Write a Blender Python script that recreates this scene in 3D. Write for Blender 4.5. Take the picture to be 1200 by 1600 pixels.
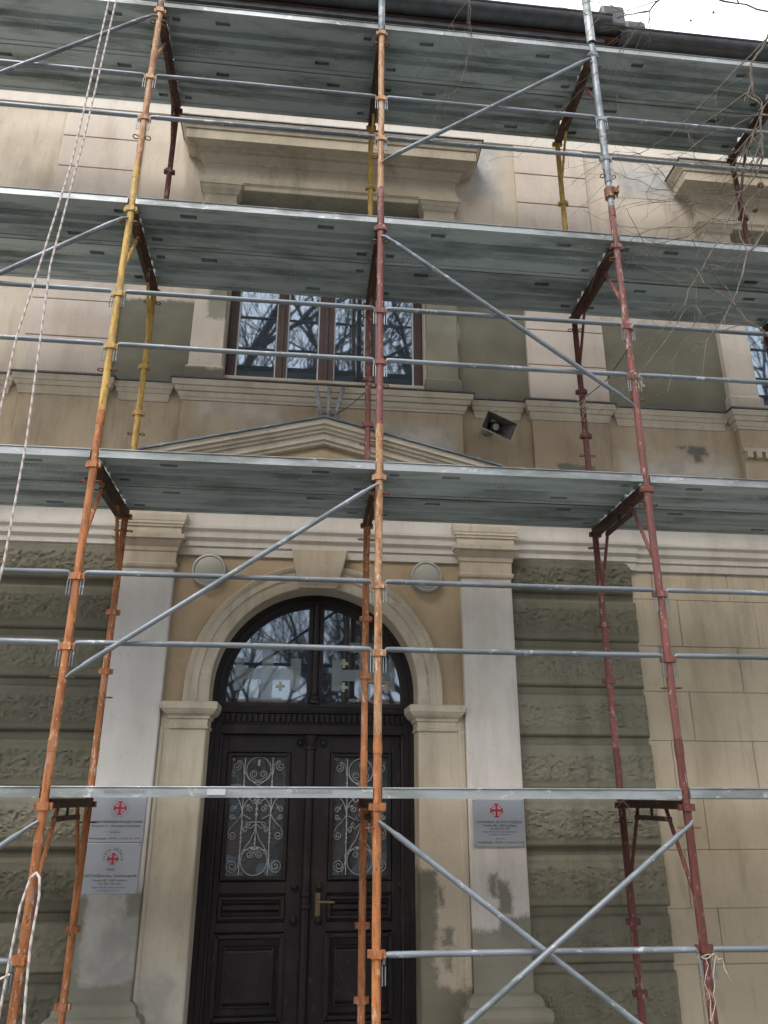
import bpy, math, random
from mathutils import Vector, Matrix, noise
random.seed(7)
for o in list(bpy.data.objects): bpy.data.objects.remove(o)
S = bpy.context.scene
COL = S.collection
PI = math.pi

# ------------------------------------------------------------------ camera, sky, sun, exposure
cam_d = bpy.data.cameras.new('camera'); cam = bpy.data.objects.new('camera', cam_d); COL.objects.link(cam)
cam_d.sensor_fit = 'HORIZONTAL'; cam_d.sensor_width = 36.0; cam_d.lens = 36.0*1198.56/1200.0
cam_d.clip_start = 0.05; cam_d.clip_end = 2000
Rv = Vector((0.99436259, -0.10598949, 0.0030458)); Uv = Vector((-0.039628, -0.3448282, 0.93782895)); Fv = Vector((0.09834973, 0.93266272, 0.34708441))
cam.matrix_world = Matrix(((Rv.x, Uv.x, -Fv.x, -0.45112), (Rv.y, Uv.y, -Fv.y, -4.58791), (Rv.z, Uv.z, -Fv.z, 1.95211), (0, 0, 0, 1)))
S.camera = cam

SUN_EL, SUN_AZ = math.radians(52), math.radians(212)
W = bpy.data.worlds.new('World'); S.world = W; W.use_nodes = True
nt = W.node_tree; nt.nodes.clear()
wo = nt.nodes.new('ShaderNodeOutputWorld'); bg = nt.nodes.new('ShaderNodeBackground')
sky = nt.nodes.new('ShaderNodeTexSky'); sky.sky_type = 'NISHITA'; sky.sun_disc = False
sky.sun_elevation = SUN_EL; sky.sun_rotation = SUN_AZ; sky.dust_density = 3.0; sky.air_density = 1.0
hs = nt.nodes.new('ShaderNodeHueSaturation'); hs.inputs['Saturation'].default_value = 0.5
tc = nt.nodes.new('ShaderNodeTexCoord'); cn = nt.nodes.new('ShaderNodeTexNoise'); cn.inputs['Scale'].default_value = 2.2; cn.inputs['Detail'].default_value = 6
cr = nt.nodes.new('ShaderNodeMapRange'); cr.inputs[1].default_value = 0.35; cr.inputs[2].default_value = 0.65; cr.inputs[3].default_value = 0.25; cr.inputs[4].default_value = 0.92
mx = nt.nodes.new('ShaderNodeMix'); mx.data_type = 'RGBA'; mx.inputs[7].default_value = (9.3, 9.7, 10.4, 1)
nt.links.new(tc.outputs['Generated'], cn.inputs['Vector']); nt.links.new(cn.outputs['Fac'], cr.inputs[0])
nt.links.new(sky.outputs[0], hs.inputs['Color']); nt.links.new(hs.outputs[0], mx.inputs[6]); nt.links.new(cr.outputs[0], mx.inputs[0])
nt.links.new(mx.outputs[2], bg.inputs['Color']); bg.inputs['Strength'].default_value = 0.10
nt.links.new(bg.outputs[0], wo.inputs[0])
sl = bpy.data.lights.new('sun', 'SUN'); sl.energy = 1.35; sl.angle = math.radians(30); sl.color = (1.0, 0.96, 0.90)
so = bpy.data.objects.new('sun', sl); COL.objects.link(so)
sd = Vector((math.sin(SUN_AZ)*math.cos(SUN_EL), math.cos(SUN_AZ)*math.cos(SUN_EL), math.sin(SUN_EL)))
so.rotation_euler = (-sd).to_track_quat('-Z', 'Y').to_euler(); so.location = (-6, -14, 20)
S.view_settings.view_transform = 'Standard'; S.view_settings.look = 'None'; S.view_settings.gamma = 1.0
S.view_settings.exposure = 1.55
S.render.engine = 'CYCLES'
cy = S.cycles; cy.max_bounces = 6; cy.diffuse_bounces = 3; cy.glossy_bounces = 3; cy.transparent_max_bounces = 6; cy.caustics_reflective = False; cy.caustics_refractive = False
cy.use_adaptive_sampling = True; cy.adaptive_threshold = 0.02; cy.use_denoising = True

# ------------------------------------------------------------------ mesh builder and object helpers
class MB:
    def __init__(s): s.v = []; s.f = []; s.m = []
    def add(s, vs, fs, mi=0):
        b = len(s.v); s.v += [tuple(p) for p in vs]; s.f += [tuple(b+i for i in f) for f in fs]; s.m += [mi]*len(fs)
        return s
    def box(s, x0, x1, y0, y1, z0, z1, mi=0):
        return s.add([(x0,y0,z0),(x1,y0,z0),(x1,y1,z0),(x0,y1,z0),(x0,y0,z1),(x1,y0,z1),(x1,y1,z1),(x0,y1,z1)],
                     [(0,3,2,1),(4,5,6,7),(0,1,5,4),(1,2,6,5),(2,3,7,6),(3,0,4,7)], mi)
    def cbox(s, x0, x1, y0, y1, z0, z1, c=.006, mi=0):            # front-chamfered block
        return s.add([(x0,y1,z0),(x1,y1,z0),(x1,y1,z1),(x0,y1,z1),(x0,y0+c,z0),(x1,y0+c,z0),(x1,y0+c,z1),(x0,y0+c,z1),
                      (x0+c,y0,z0+c),(x1-c,y0,z0+c),(x1-c,y0,z1-c),(x0+c,y0,z1-c)],
                     [(8,9,10,11),(4,5,9,8),(5,6,10,9),(6,7,11,10),(7,4,8,11),(0,1,5,4),(1,2,6,5),(2,3,7,6),(3,0,4,7)], mi)
    def stack(s, x0, x1, yf, yb, prof, mi=0):                     # mitred mouldings: (z, projection) rings
        b = []
        for z, p in prof: b += [(x0-p,yb,z),(x0-p,yf-p,z),(x1+p,yf-p,z),(x1+p,yb,z)]
        fs = []
        for i in range(len(prof)-1):
            a = 4*i
            for j in range(3): fs.append((a+j,a+j+1,a+j+5,a+j+4))
        n = 4*(len(prof)-1)
        fs += [(3,2,1,0),(n,n+1,n+2,n+3)]
        return s.add(b, fs, mi)
    def prism(s, poly, y0, y1, mi=0):                             # polygon in xz (counter-clockwise seen from the front)
        n = len(poly)
        vs = [(x,y0,z) for x,z in poly]+[(x,y1,z) for x,z in poly]
        fs = [tuple(range(n)), tuple(range(2*n-1,n-1,-1))]+[(i,i+n,(i+1)%n+n,(i+1)%n) for i in range(n)]
        return s.add(vs, fs, mi)
    def tube(s, pts, r, n=8, mi=0, caps=True):
        pts = [Vector(p) for p in pts]; k = len(pts)
        rs = r if isinstance(r,(list,tuple)) else [r]*k
        prev = None; vs = []; fs = []
        for i in range(k):
            d = (pts[min(i+1,k-1)]-pts[max(i-1,0)])
            if d.length < 1e-9: d = Vector((0,0,1))
            d.normalize()
            if prev is None:
                a = Vector((0,0,1)) if abs(d.z) < .9 else Vector((0,1,0))
                u = d.cross(a).normalized()
            else:
                u = prev-d*prev.dot(d)
                u = u.normalized() if u.length > 1e-6 else d.orthogonal().normalized()
            prev = u; w = d.cross(u)
            for j in range(n):
                t = 2*PI*j/n; vs.append(pts[i]+rs[i]*(math.cos(t)*u+math.sin(t)*w))
        for i in range(k-1):
            for j in range(n):
                fs.append((i*n+j,i*n+(j+1)%n,(i+1)*n+(j+1)%n,(i+1)*n+j))
        if caps: fs += [tuple(range(n-1,-1,-1)), tuple(range((k-1)*n,k*n))]
        return s.add(vs, fs, mi)
    def lathe(s, c, axis, prof, n=20, mi=0):                      # prof: (distance along axis, radius)
        c = Vector(c); ax = Vector(axis).normalized(); u = ax.orthogonal().normalized(); w = ax.cross(u)
        vs = []; fs = []
        for h, r in prof:
            for j in range(n):
                t = 2*PI*j/n; vs.append(c+ax*h+r*(math.cos(t)*u+math.sin(t)*w))
        for i in range(len(prof)-1):
            for j in range(n): fs.append((i*n+j,i*n+(j+1)%n,(i+1)*n+(j+1)%n,(i+1)*n+j))
        fs += [tuple(range(n-1,-1,-1)), tuple(range((len(prof)-1)*n,len(prof)*n))]
        return s.add(vs, fs, mi)
    def mesh(s, name):
        me = bpy.data.meshes.new(name); me.from_pydata(s.v, [], s.f)
        for p, m in zip(me.polygons, s.m): p.material_index = m
        me.update(); return me

def worldpos(o):
    p = Vector((0,0,0))
    while o: p += o.location; o = o.parent
    return p
def put(name, mb, mat, parent=None, smooth=False, rel=True, bevel=0):
    if parent is not None and rel:
        w = worldpos(parent); mb.v = [(x-w.x,y-w.y,z-w.z) for x,y,z in mb.v]
    me = mb.mesh(name)
    for m in (mat if isinstance(mat,(list,tuple)) else [mat]): me.materials.append(m)
    o = bpy.data.objects.new(name, me); COL.objects.link(o)
    if parent is not None: o.parent = parent
    if smooth:
        me.polygons.foreach_set('use_smooth', [True]*len(me.polygons))
        try: me.set_sharp_from_angle(angle=math.radians(40))
        except Exception: pass
    if bevel:
        bv = o.modifiers.new('bevel','BEVEL'); bv.width = bevel; bv.segments = 2; bv.limit_method = 'ANGLE'
    return o
def thing(name, label, cat, loc=(0,0,0), group=None):
    o = bpy.data.objects.new(name, None); COL.objects.link(o); o.location = loc; o.empty_display_size = .1
    return tag(o, label, cat, group)
def tag(o, label, cat, group=None):
    o['label'] = label; o['category'] = cat
    if group: o['group'] = group
    return o
def rebase(o, loc):                                               # move a mesh object's origin to loc, geometry stays
    loc = Vector(loc); o.data.transform(Matrix.Translation(-loc)); o.location = loc; return o

# ------------------------------------------------------------------ materials
def N(nt, t, **kw):
    n = nt.nodes.new(t)
    for k, v in kw.items():
        if isinstance(k,str) and hasattr(n,k): setattr(n,k,v)
    return n
class Mat:
    def __init__(s, name, rough=.8, metal=0., spec=.3):
        s.m = bpy.data.materials.new(name); s.m.use_nodes = True; s.nt = s.m.node_tree
        s.b = s.nt.nodes['Principled BSDF']; s.b.inputs['Roughness'].default_value = rough; s.b.inputs['Metallic'].default_value = metal
        s.b.inputs['Specular IOR Level'].default_value = spec
        s.pos = s.nt.nodes.new('ShaderNodeNewGeometry').outputs['Position']
    def link(s, a, b): s.nt.links.new(a, b)
    def noise(s, scale, detail=4, rough=.55, stretch=None, vec=None, seed=0):
        v = vec or s.pos
        mp = s.nt.nodes.new('ShaderNodeMapping'); mp.inputs['Location'].default_value = (seed*3.7, seed*1.9, seed*5.3)
        if stretch: mp.inputs['Scale'].default_value = stretch
        s.link(v, mp.inputs['Vector'])
        n = s.nt.nodes.new('ShaderNodeTexNoise'); n.inputs['Scale'].default_value = scale; n.inputs['Detail'].default_value = detail; n.inputs['Roughness'].default_value = rough
        s.link(mp.outputs[0], n.inputs['Vector']); return n
    def ramp(s, val, a, b, lo=0., hi=1.):
        r = s.nt.nodes.new('ShaderNodeMapRange'); r.interpolation_type = 'SMOOTHSTEP'
        for i, x in zip((1,2,3,4),(a,b,lo,hi)): r.inputs[i].default_value = x
        s.link(val, r.inputs[0]); return r.outputs[0]
    def math(s, op, a, b=None):
        n = s.nt.nodes.new('ShaderNodeMath'); n.operation = op
        for i, x in enumerate((a,b)):
            if x is None: continue
            if isinstance(x,(int,float)): n.inputs[i].default_value = x
            else: s.link(x, n.inputs[i])
        return n.outputs[0]
    def mix(s, fac, a, b):
        n = s.nt.nodes.new('ShaderNodeMix'); n.data_type = 'RGBA'
        if isinstance(fac,(int,float)): n.inputs[0].default_value = fac
        else: s.link(fac, n.inputs[0])
        for i, x in ((6,a),(7,b)):
            if isinstance(x,(tuple,list)): n.inputs[i].default_value = (*x[:3],1)
            else: s.link(x, n.inputs[i])
        return n.outputs[2]
    def vary(s, c, amt):                                            # every object its own shade
        oi = s.nt.nodes.new('ShaderNodeObjectInfo'); h = s.nt.nodes.new('ShaderNodeHueSaturation')
        s.link(s.ramp(oi.outputs['Random'],0,1,1-amt,1+amt), h.inputs['Value']); s.link(c, h.inputs['Color']); return h.outputs[0]
    def bump(s, h, strength=.3, dist=.01, prev=None):
        b = s.nt.nodes.new('ShaderNodeBump'); b.inputs['Strength'].default_value = strength; b.inputs['Distance'].default_value = dist
        s.link(h, b.inputs['Height'])
        if prev is not None: s.link(prev, b.inputs['Normal'])
        return b.outputs[0]
    def done(s, col, normal=None, rough=None):
        if isinstance(col,(tuple,list)): s.b.inputs['Base Color'].default_value = (*col[:3],1)
        else: s.link(col, s.b.inputs['Base Color'])
        if normal is not None: s.link(normal, s.b.inputs['Normal'])
        if rough is not None: s.link(rough, s.b.inputs['Roughness'])
        return s.m
    def patches(s, boxes, rag=.05, soft=.012, scale=6):
        n = s.noise(scale, 7, .74, seed=4)
        sub = s.nt.nodes.new('ShaderNodeVectorMath'); sub.operation = 'MULTIPLY_ADD'
        sub.inputs[1].default_value = (2*rag,0,2*rag)
        s.link(n.outputs['Color'], sub.inputs[0])
        ad = s.nt.nodes.new('ShaderNodeVectorMath'); ad.operation = 'SUBTRACT'; ad.inputs[1].default_value = (rag,0,rag)
        s.link(s.pos, sub.inputs[2]); s.link(sub.outputs[0], ad.inputs[0])
        sp = s.nt.nodes.new('ShaderNodeSeparateXYZ'); s.link(ad.outputs[0], sp.inputs[0])
        X, Z = sp.outputs[0], sp.outputs[2]; out = None
        for x0, x1, z0, z1 in boxes:
            m = s.math('MINIMUM', s.math('MINIMUM', s.math('SUBTRACT', X, x0), s.math('SUBTRACT', x1, X)),
                       s.math('MINIMUM', s.math('SUBTRACT', Z, z0), s.math('SUBTRACT', z1, Z)))
            out = m if out is None else s.math('MAXIMUM', out, m)
        return s.ramp(out, -soft, soft)

def plaster(name, a, b, stain=(.2,.16,.11), stain_amt=.35, patch=None, patch_col=(.125,.118,.088), patch2=None, patch2_col=(.36,.34,.31), bump=.25, rag=.085, peel=0., rnd=0.):
    M = Mat(name, .9, spec=.2)
    c = M.mix(M.ramp(M.noise(1.3,5,.6).outputs[0],.35,.68), a, b)
    st = M.noise(2.6,5,.62,stretch=(1.6,1.6,.35),seed=1)
    c = M.mix(M.math('MULTIPLY', M.ramp(st.outputs[0],.46,.74), stain_amt), c, stain)
    s2 = M.noise(7,4,.7,stretch=(2.2,2.2,.18),seed=11)
    c = M.mix(M.math('MULTIPLY', M.ramp(s2.outputs[0],.54,.72), stain_amt*.55), c, stain)
    sp = M.noise(34,3,.7,seed=2)
    c = M.mix(M.ramp(sp.outputs[0],.60,.74,0,.30), c, tuple(x*.6 for x in stain))
    if peel:
        pe = M.noise(9,8,.72,stretch=(1,1,1.6),seed=6)
        c = M.mix(M.ramp(pe.outputs[0],.56,.60,0,peel), c, (.56,.53,.48))
    grain = M.noise(150,1,.6,seed=3)
    c = M.mix(M.ramp(grain.outputs[0],.3,.7,0,.16), c, tuple(x*.55 for x in a))
    h = M.noise(16,5,.72,seed=5).outputs[0]
    if patch2:
        k2 = M.patches(patch2, .16, .12, 2.6); c = M.mix(k2, c, M.mix(M.ramp(M.noise(5,5,.6,seed=8).outputs[0],.35,.7), patch2_col, tuple(x*.7 for x in patch2_col)))
    if patch:
        k = M.patches(patch, rag, .022, 5.0)
        pc = M.mix(M.ramp(M.noise(2.2,5,.55,seed=7).outputs[0],.35,.7), patch_col, tuple(x*1.35 for x in patch_col))
        c = M.mix(k, c, pc)
    if rnd: c = M.vary(c, rnd)
    return M.done(c, M.bump(h, bump, .008))

def simple(name, col, rough=.6, metal=0., spec=.3, var=.25, scale=20, bump=0.):
    M = Mat(name, rough, metal, spec); n = M.noise(scale,5,.6)
    c = M.mix(M.ramp(n.outputs[0],.3,.72), col, tuple(x*(1-var) for x in col))
    return M.done(c, M.bump(n.outputs[0], bump, .004) if bump else None)

def galv(name, col=(.33,.36,.37), rough=.42, metal=.55, dirt=.5, dots=0., white=.3, rnd=0.):
    M = Mat(name, rough, metal, .5)
    vo = M.nt.nodes.new('ShaderNodeTexVoronoi'); vo.inputs['Scale'].default_value = 90
    mp = M.nt.nodes.new('ShaderNodeMapping'); M.link(M.pos, mp.inputs[0]); M.link(mp.outputs[0], vo.inputs['Vector'])
    c = M.mix(M.math('MULTIPLY', M.math('FRACT', M.math('MULTIPLY', vo.outputs['Distance'], 7.0)), .22), col, tuple(x*1.5 for x in col))
    d = M.noise(3.2,5,.65,stretch=(.4,2.0,1.6),seed=2)
    c = M.mix(M.ramp(d.outputs[0],.42,.64,0,dirt), c, (col[0]*.40,col[1]*.42,col[2]*.36))
    w = M.noise(16,5,.74,stretch=(.6,1,1),seed=9)
    c = M.mix(M.ramp(w.outputs[0],.59,.66,0,white), c, (.62,.62,.60))
    h = d.outputs[0]
    nrm = None
    if dots:
        v2 = M.nt.nodes.new('ShaderNodeTexVoronoi'); v2.inputs['Scale'].default_value = 1.0; v2.inputs['Randomness'].default_value = .0
        m2 = M.nt.nodes.new('ShaderNodeMapping'); m2.inputs['Scale'].default_value = (30,30,0.0); M.link(M.pos, m2.inputs[0]); M.link(m2.outputs[0], v2.inputs['Vector'])
        dt = M.ramp(v2.outputs['Distance'],.16,.24,1,0)
        area = M.ramp(M.noise(2.6,3,.5,stretch=(.45,4.5,1),seed=12).outputs[0],.53,.60)
        dm = M.math('MULTIPLY', dt, area)
        c = M.mix(M.math('MULTIPLY',dm,dots), c, (.50,.52,.50)); nrm = M.bump(dm, .4, .004)
    if rnd:
        ru = M.noise(5,5,.75,stretch=(.7,1.5,1),seed=15); c = M.mix(M.ramp(ru.outputs[0],.63,.72,0,.5), c, (.16,.10,.055)); c = M.vary(c, rnd)
    r = M.ramp(d.outputs[0],.35,.7,rough,min(1,rough+.3))
    return M.done(c, nrm, r)

def paint(name, col, rust=(.17,.062,.022), amt=.5, chip=(.50,.40,.28)):
    M = Mat(name, .62, 0., .35)
    c = M.mix(M.ramp(M.noise(3,4,.6,stretch=(1,1,.5)).outputs[0],.35,.7), col, tuple(x*.72 for x in col))
    n = M.noise(15,5,.74,stretch=(1.8,1.8,.40),seed=3)
    c = M.mix(M.ramp(n.outputs[0],.47,.56,0,amt), c, rust)
    n2 = M.noise(34,5,.72,stretch=(1.2,1.2,.45),seed=5)
    c = M.mix(M.ramp(M.math('ADD',n2.outputs[0],M.math('MULTIPLY',M.noise(1.1,2,.5,seed=21).outputs[0],.30)),.735,.78,0,.9), c, chip)
    n4 = M.noise(7,5,.78,stretch=(1.5,1.5,.5),seed=13); c = M.mix(M.ramp(n4.outputs[0],.61,.66,0,.5), c, (.34,.30,.27))
    n3 = M.noise(26,3,.7,seed=7)
    c = M.mix(M.ramp(n3.outputs[0],.63,.69,0,.85), c, (.05,.03,.022))
    return M.done(c, M.bump(n3.outputs[0], .35, .003))

def glass(name, tint=(.02,.024,.028), ior=2.0, wav=.010, scale=1.2):
    M = Mat(name, .025, 0., .5); M.b.inputs['IOR'].default_value = ior; M.b.inputs['Specular Tint'].default_value = (.72,.86,1.0,1)
    return M.done(tint, M.bump(M.noise(scale,2,.5).outputs[0], wav, .3))

UP = [(-2.24,-1.49,5.2,6.12),(.86,1.52,5.2,6.62),(2.24,3.50,5.2,6.20)]
MT = dict(
 wall_up = plaster('plaster_upper',(.55,.475,.385),(.44,.375,.295),(.25,.20,.145),.55,patch=UP,patch2=[(-3.4,-2.0,4.4,5.0),(1.1,3.6,4.2,4.72),(1.05,1.35,7.6,8.3),(2.6,3.2,7.75,8.15)],patch2_col=(.40,.385,.36)),
 frieze = plaster('plaster_frieze',(.48,.38,.26),(.37,.285,.19),(.20,.15,.10),.55,patch=[(2.95,3.11,4.84,4.93),(2.99,3.07,4.77,4.86),(2.86,2.93,4.90,4.93),(1.7,2.05,4.4,4.68)],patch_col=(.15,.14,.115),patch2=[(-1.4,-.7,4.95,5.08),(.15,.75,4.72,4.95),(2.3,3.4,4.6,4.78)],patch2_col=(.52,.47,.40)),
 strip = plaster('plaster_strip',(.56,.49,.42),(.48,.41,.345),(.27,.21,.15),.35),
 trim = plaster('stone_trim',(.54,.47,.36),(.44,.37,.27),(.22,.18,.13),.55,peel=.35),
 wpil = plaster('window_pilaster_plaster',(.55,.49,.41),(.46,.40,.33),(.24,.19,.14),.45,patch=[(-1.41,-1.2,5.93,6.8),(-1.7,-1.1,5.1,5.42),(.5,.95,5.1,6.8)],patch_col=(.175,.165,.125)),
 trim_clean = plaster('stone_trim_clean',(.55,.475,.37),(.45,.38,.285),(.24,.18,.12),.45,peel=.12),
 belt = plaster('belt_white',(.62,.57,.50),(.54,.49,.42),(.34,.28,.21),.35),
 pil_l = plaster('pilaster_white_left',(.66,.625,.58),(.55,.52,.48),(.36,.33,.29),.35,patch2=[(-2.0,-1.40,.5,1.36)],patch2_col=(.40,.39,.35),patch=[(-2.05,-1.82,.4,1.33),(-1.56,-1.40,1.18,1.33),(-2.0,-1.3,.1,.80)],patch_col=(.20,.195,.15)),
 pil_r = plaster('pilaster_white_right',(.65,.60,.54),(.54,.49,.43),(.36,.31,.25),.45,patch=[(.55,1.4,.1,1.08),(.98,1.30,1.0,1.17),(.92,.975,1.30,1.44),(.97,1.07,1.18,1.40)],patch_col=(.215,.20,.155)),
 cap = plaster('capital_cream',(.56,.48,.37),(.47,.39,.29),(.26,.20,.14),.45),
 jamb_l = plaster('jamb_cream_left',(.56,.50,.39),(.46,.40,.30),(.27,.22,.16),.5,patch2=[(-1.46,-1.12,.2,.9)],patch2_col=(.50,.47,.40)),
 jamb_r = plaster('jamb_cream_right',(.54,.46,.35),(.46,.38,.28),(.27,.20,.14),.5,patch=[(.40,.55,.2,1.46),(.40,.85,.2,.73),(.55,.60,1.22,1.37),(.57,.66,.98,1.1),(.6,.64,.82,.95)],patch_col=(.165,.15,.11),rag=.13),
 spandrel = plaster('plaster_spandrel',(.45,.345,.22),(.36,.27,.17),(.24,.175,.105),.35),
 ashlar = plaster('plaster_ashlar',(.56,.47,.34),(.46,.38,.265),(.32,.255,.18),.75),
 rustic = plaster('rustic_render',(.205,.190,.138),(.146,.136,.098),(.085,.08,.06),.6,bump=.5,rnd=.22),
 soffit = simple('eaves_soffit',(.34,.29,.22),.9,var=.3,scale=5),
 eaves = simple('eaves_dark_metal',(.085,.087,.092),.5,metal=.3,var=.4,scale=8),
 flash = galv('flashing_zinc',(.22,.25,.29),.45,.5,.5),
 flash_dark = simple('flashing_dark',(.15,.15,.155),.5,.4,var=.4,scale=9),
 door = None, wood = simple('window_wood',(.060,.034,.028),.5,var=.35,scale=22,bump=.1),
 win_white = simple('window_white_edge',(.55,.55,.54),.5,var=.15),
 glass = glass('window_glass',(.035,.045,.055),2.9), glass_fan = glass('fanlight_glass',(.022,.028,.034),2.35,.012), glass_door = glass('door_glass',(.045,.055,.06),2.6,.03,3.0),
 frost = None, iron = simple('grille_paint',(.40,.385,.365),.5,var=.3,scale=60),
 brass = simple('brass',(.20,.15,.08),.5,.6,var=.3,scale=60), 
 deck = galv('galvanised_deck',(.375,.43,.44),.5,.15,.75,dots=.5,white=.34,rnd=.18), lip = galv('galvanised_lip',(.31,.33,.335),.45,.3,.7,white=.7),
 tube = galv('galvanised_tube',(.20,.222,.243),.45,.35,.55,white=.6,rnd=.14),
 orange = paint('scaffold_orange',(.45,.17,.06),(.22,.078,.03),.8,(.52,.36,.24)), tan = paint('scaffold_worn_orange',(.46,.27,.135),(.25,.095,.04),.8,(.56,.44,.33)), yellow = paint('scaffold_yellow',(.54,.355,.09),(.25,.12,.035),.6,(.50,.40,.25)),
 red = paint('scaffold_red',(.22,.070,.062),(.135,.06,.045),.75,(.40,.28,.25)), darkred = paint('scaffold_dark_red',(.135,.040,.034),(.085,.03,.02),.7,(.30,.19,.17)), rusty = paint('rusty_steel',(.17,.075,.04)), beam = paint('dirty_shaded_transom',(.075,.036,.024),(.045,.022,.015),.7,(.16,.09,.06)),  # transom brown is dirt plus under-deck shade, both put into the colour
 plate = None, ink = simple('sign_ink',(.022,.022,.028),.6,var=.1), blue = simple('sign_blue',(.05,.09,.20),.6,var=.1), crimson = simple('sign_red',(.40,.022,.045),.5,var=.12), stamp = simple('plank_stamp',(.17,.18,.20),.6), sticker = simple('white_sticker',(.45,.46,.47),.5,var=.08),
 rim = simple('lamp_rim',(.40,.40,.38),.45,.3,var=.2), diff = simple('lamp_diffuser',(.34,.33,.27),.55,var=.12,scale=8),
 horn = simple('horn_grey',(.30,.275,.24),.55,var=.3,scale=14), horn_in = simple('horn_throat',(.10,.09,.08),.6,var=.4,scale=20),
 rope = None, bark = simple('twig_bark',(.195,.165,.13),.85,var=.45,scale=30,bump=.3), bark_pale = simple('branch_bark',(.30,.28,.235),.85,var=.5,scale=16,bump=.3), ball = simple('seed_ball',(.15,.085,.045),.95,var=.5,scale=90,bump=.6),
 wire = simple('wire',(.035,.032,.03),.6), twine = simple('twine',(.55,.48,.38),.9,var=.3,scale=60),
 asphalt = simple('asphalt',(.055,.055,.056),.9,var=.4,scale=30,bump=.4), paving = simple('paving',(.24,.23,.215),.9,var=.3,scale=12,bump=.3), kerb = simple('kerb_stone',(.30,.29,.27),.9),
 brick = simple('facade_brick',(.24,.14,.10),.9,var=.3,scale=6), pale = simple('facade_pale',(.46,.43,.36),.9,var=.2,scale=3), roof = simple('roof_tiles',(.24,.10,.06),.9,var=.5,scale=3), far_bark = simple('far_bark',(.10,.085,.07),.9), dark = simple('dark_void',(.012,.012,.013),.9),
)
def door_mat():
    M = Mat('door_paint',.48,0.,.28)
    n = M.noise(5,6,.65,stretch=(1.4,1.4,.35)); c = M.mix(M.ramp(n.outputs[0],.4,.75), (.0120,.0095,.0102), (.0260,.0185,.0180))
    w = M.noise(26,8,.75,stretch=(1,1,.5),seed=4); c = M.mix(M.ramp(w.outputs[0],.57,.70,0,.6), c, (.095,.070,.060))
    sc = M.noise(3.2,6,.7,seed=9); c = M.mix(M.ramp(sc.outputs[0],.55,.70,0,.5), c, (.048,.038,.036))
    return M.done(c, M.bump(M.noise(30,4,.6,stretch=(3,3,.3)).outputs[0],.12,.004), M.ramp(n.outputs[0],.3,.7,.38,.62))
def plate_mat():
    M = Mat('brushed_plate',.36,.55,.5)
    n = M.noise(60,3,.5,stretch=(.2,1,14)); return M.done(M.mix(M.ramp(n.outputs[0],.3,.7),(.46,.49,.53),(.40,.43,.47)))
def rope_mat():
    M = Mat('rope_fibre',.9); wv = M.nt.nodes.new('ShaderNodeTexWave'); wv.inputs['Scale'].default_value = 9; wv.wave_type='BANDS'; wv.bands_direction='DIAGONAL'
    M.link(M.pos, wv.inputs['Vector']); return M.done(M.mix(M.ramp(wv.outputs['Fac'],.55,.8),(.55,.50,.46),(.34,.28,.26)), M.bump(wv.outputs['Fac'],.4,.004))
def frost_mat():
    M = Mat('frosted_sticker',.7); M.b.inputs['Alpha'].default_value = .28
    return M.done((.36,.41,.42))
MT['frost'] = frost_mat(); MT['door'] = door_mat(); MT['plate'] = plate_mat(); MT['rope'] = rope_mat()

# ------------------------------------------------------------------ setting
def struct(name, mb, mat, parent=None):
    o = put(name, mb, mat, parent)
    if parent is None: o['kind'] = 'structure'
    return o
g = MB(); g.add([(-300,-300,-.12),(300,-300,-.12),(300,300,-.12),(-300,300,-.12)], [(0,1,2,3)]); struct('road', g, MT['asphalt'])
g = MB(); g.box(-40,40,-6.6,1.9,-.11,0.0); pav = struct('pavement', g, MT['paving'])
for k in range(-9, 12):
    g = MB(); g.cbox(k*1.0+.006,(k+1)*1.0-.006,-6.75,-6.6,-.11,.012,.01); put('kerb_stone', g, MT['kerb'], pav)

# ------------------------------------------------------------------ the house
CX = -.345
H = thing('town_house', 'cream plastered old town house with arched dark door, being re-rendered behind scaffolding', 'building', (CX,1.40,0))
def wall_open(mb, x0, x1, z0, z1, yf, yb, ops):
    xs = sorted({x0,x1,*[o[0] for o in ops],*[o[1] for o in ops]}); zs = sorted({z0,z1,*[o[2] for o in ops],*[o[3] for o in ops]})
    for i in range(len(xs)-1):
        for j in range(len(zs)-1):
            a,b,c,d = xs[i],xs[i+1],zs[j],zs[j+1]
            if any(o[0]<=a+1e-6 and b<=o[1]+1e-6 and o[2]<=c+1e-6 and d<=o[3]+1e-6 for o in ops): continue
            mb.add([(a,yf,c),(b,yf,c),(b,yf,d),(a,yf,d)], [(0,1,2,3)])
    for a,b,c,d in ops:
        mb.add([(a,yf,c),(a,yb,c),(a,yb,d),(a,yf,d)],[(0,1,2,3)]); mb.add([(b,yf,c),(b,yf,d),(b,yb,d),(b,yb,c)],[(0,1,2,3)])
        mb.add([(a,yf,d),(a,yb,d),(b,yb,d),(b,yf,d)],[(0,1,2,3)]); mb.add([(a,yf,c),(b,yf,c),(b,yb,c),(a,yb,c)],[(0,1,2,3)])
WINS = [(CX-.90,CX+.90),(3.69,5.49),(-6.18,-4.38)]
m = MB(); wall_open(m,-7.5,9.5,5.24,9.5,1.40,1.72,[(a,b,5.40,7.40) for a,b in WINS])
m.box(-7.5,9.5,1.73,4.5,4.0,9.5); put('upper_wall', m, MT['wall_up'], H)
m = MB(); m.add([(-7.5,1.40,4.02),(9.5,1.40,4.02),(9.5,1.40,5.24),(-7.5,1.40,5.24)],[(0,1,2,3)]); put('frieze_wall', m, MT['frieze'], H)
m = MB(); m.box(-7.5,-1.45,1.410,4.5,0,4.02); m.box(.77,9.5,1.410,4.5,0,4.02); m.box(-1.45,.77,2.4,4.5,0,4.02); put('ground_wall', m, MT['ashlar'], H)

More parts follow.
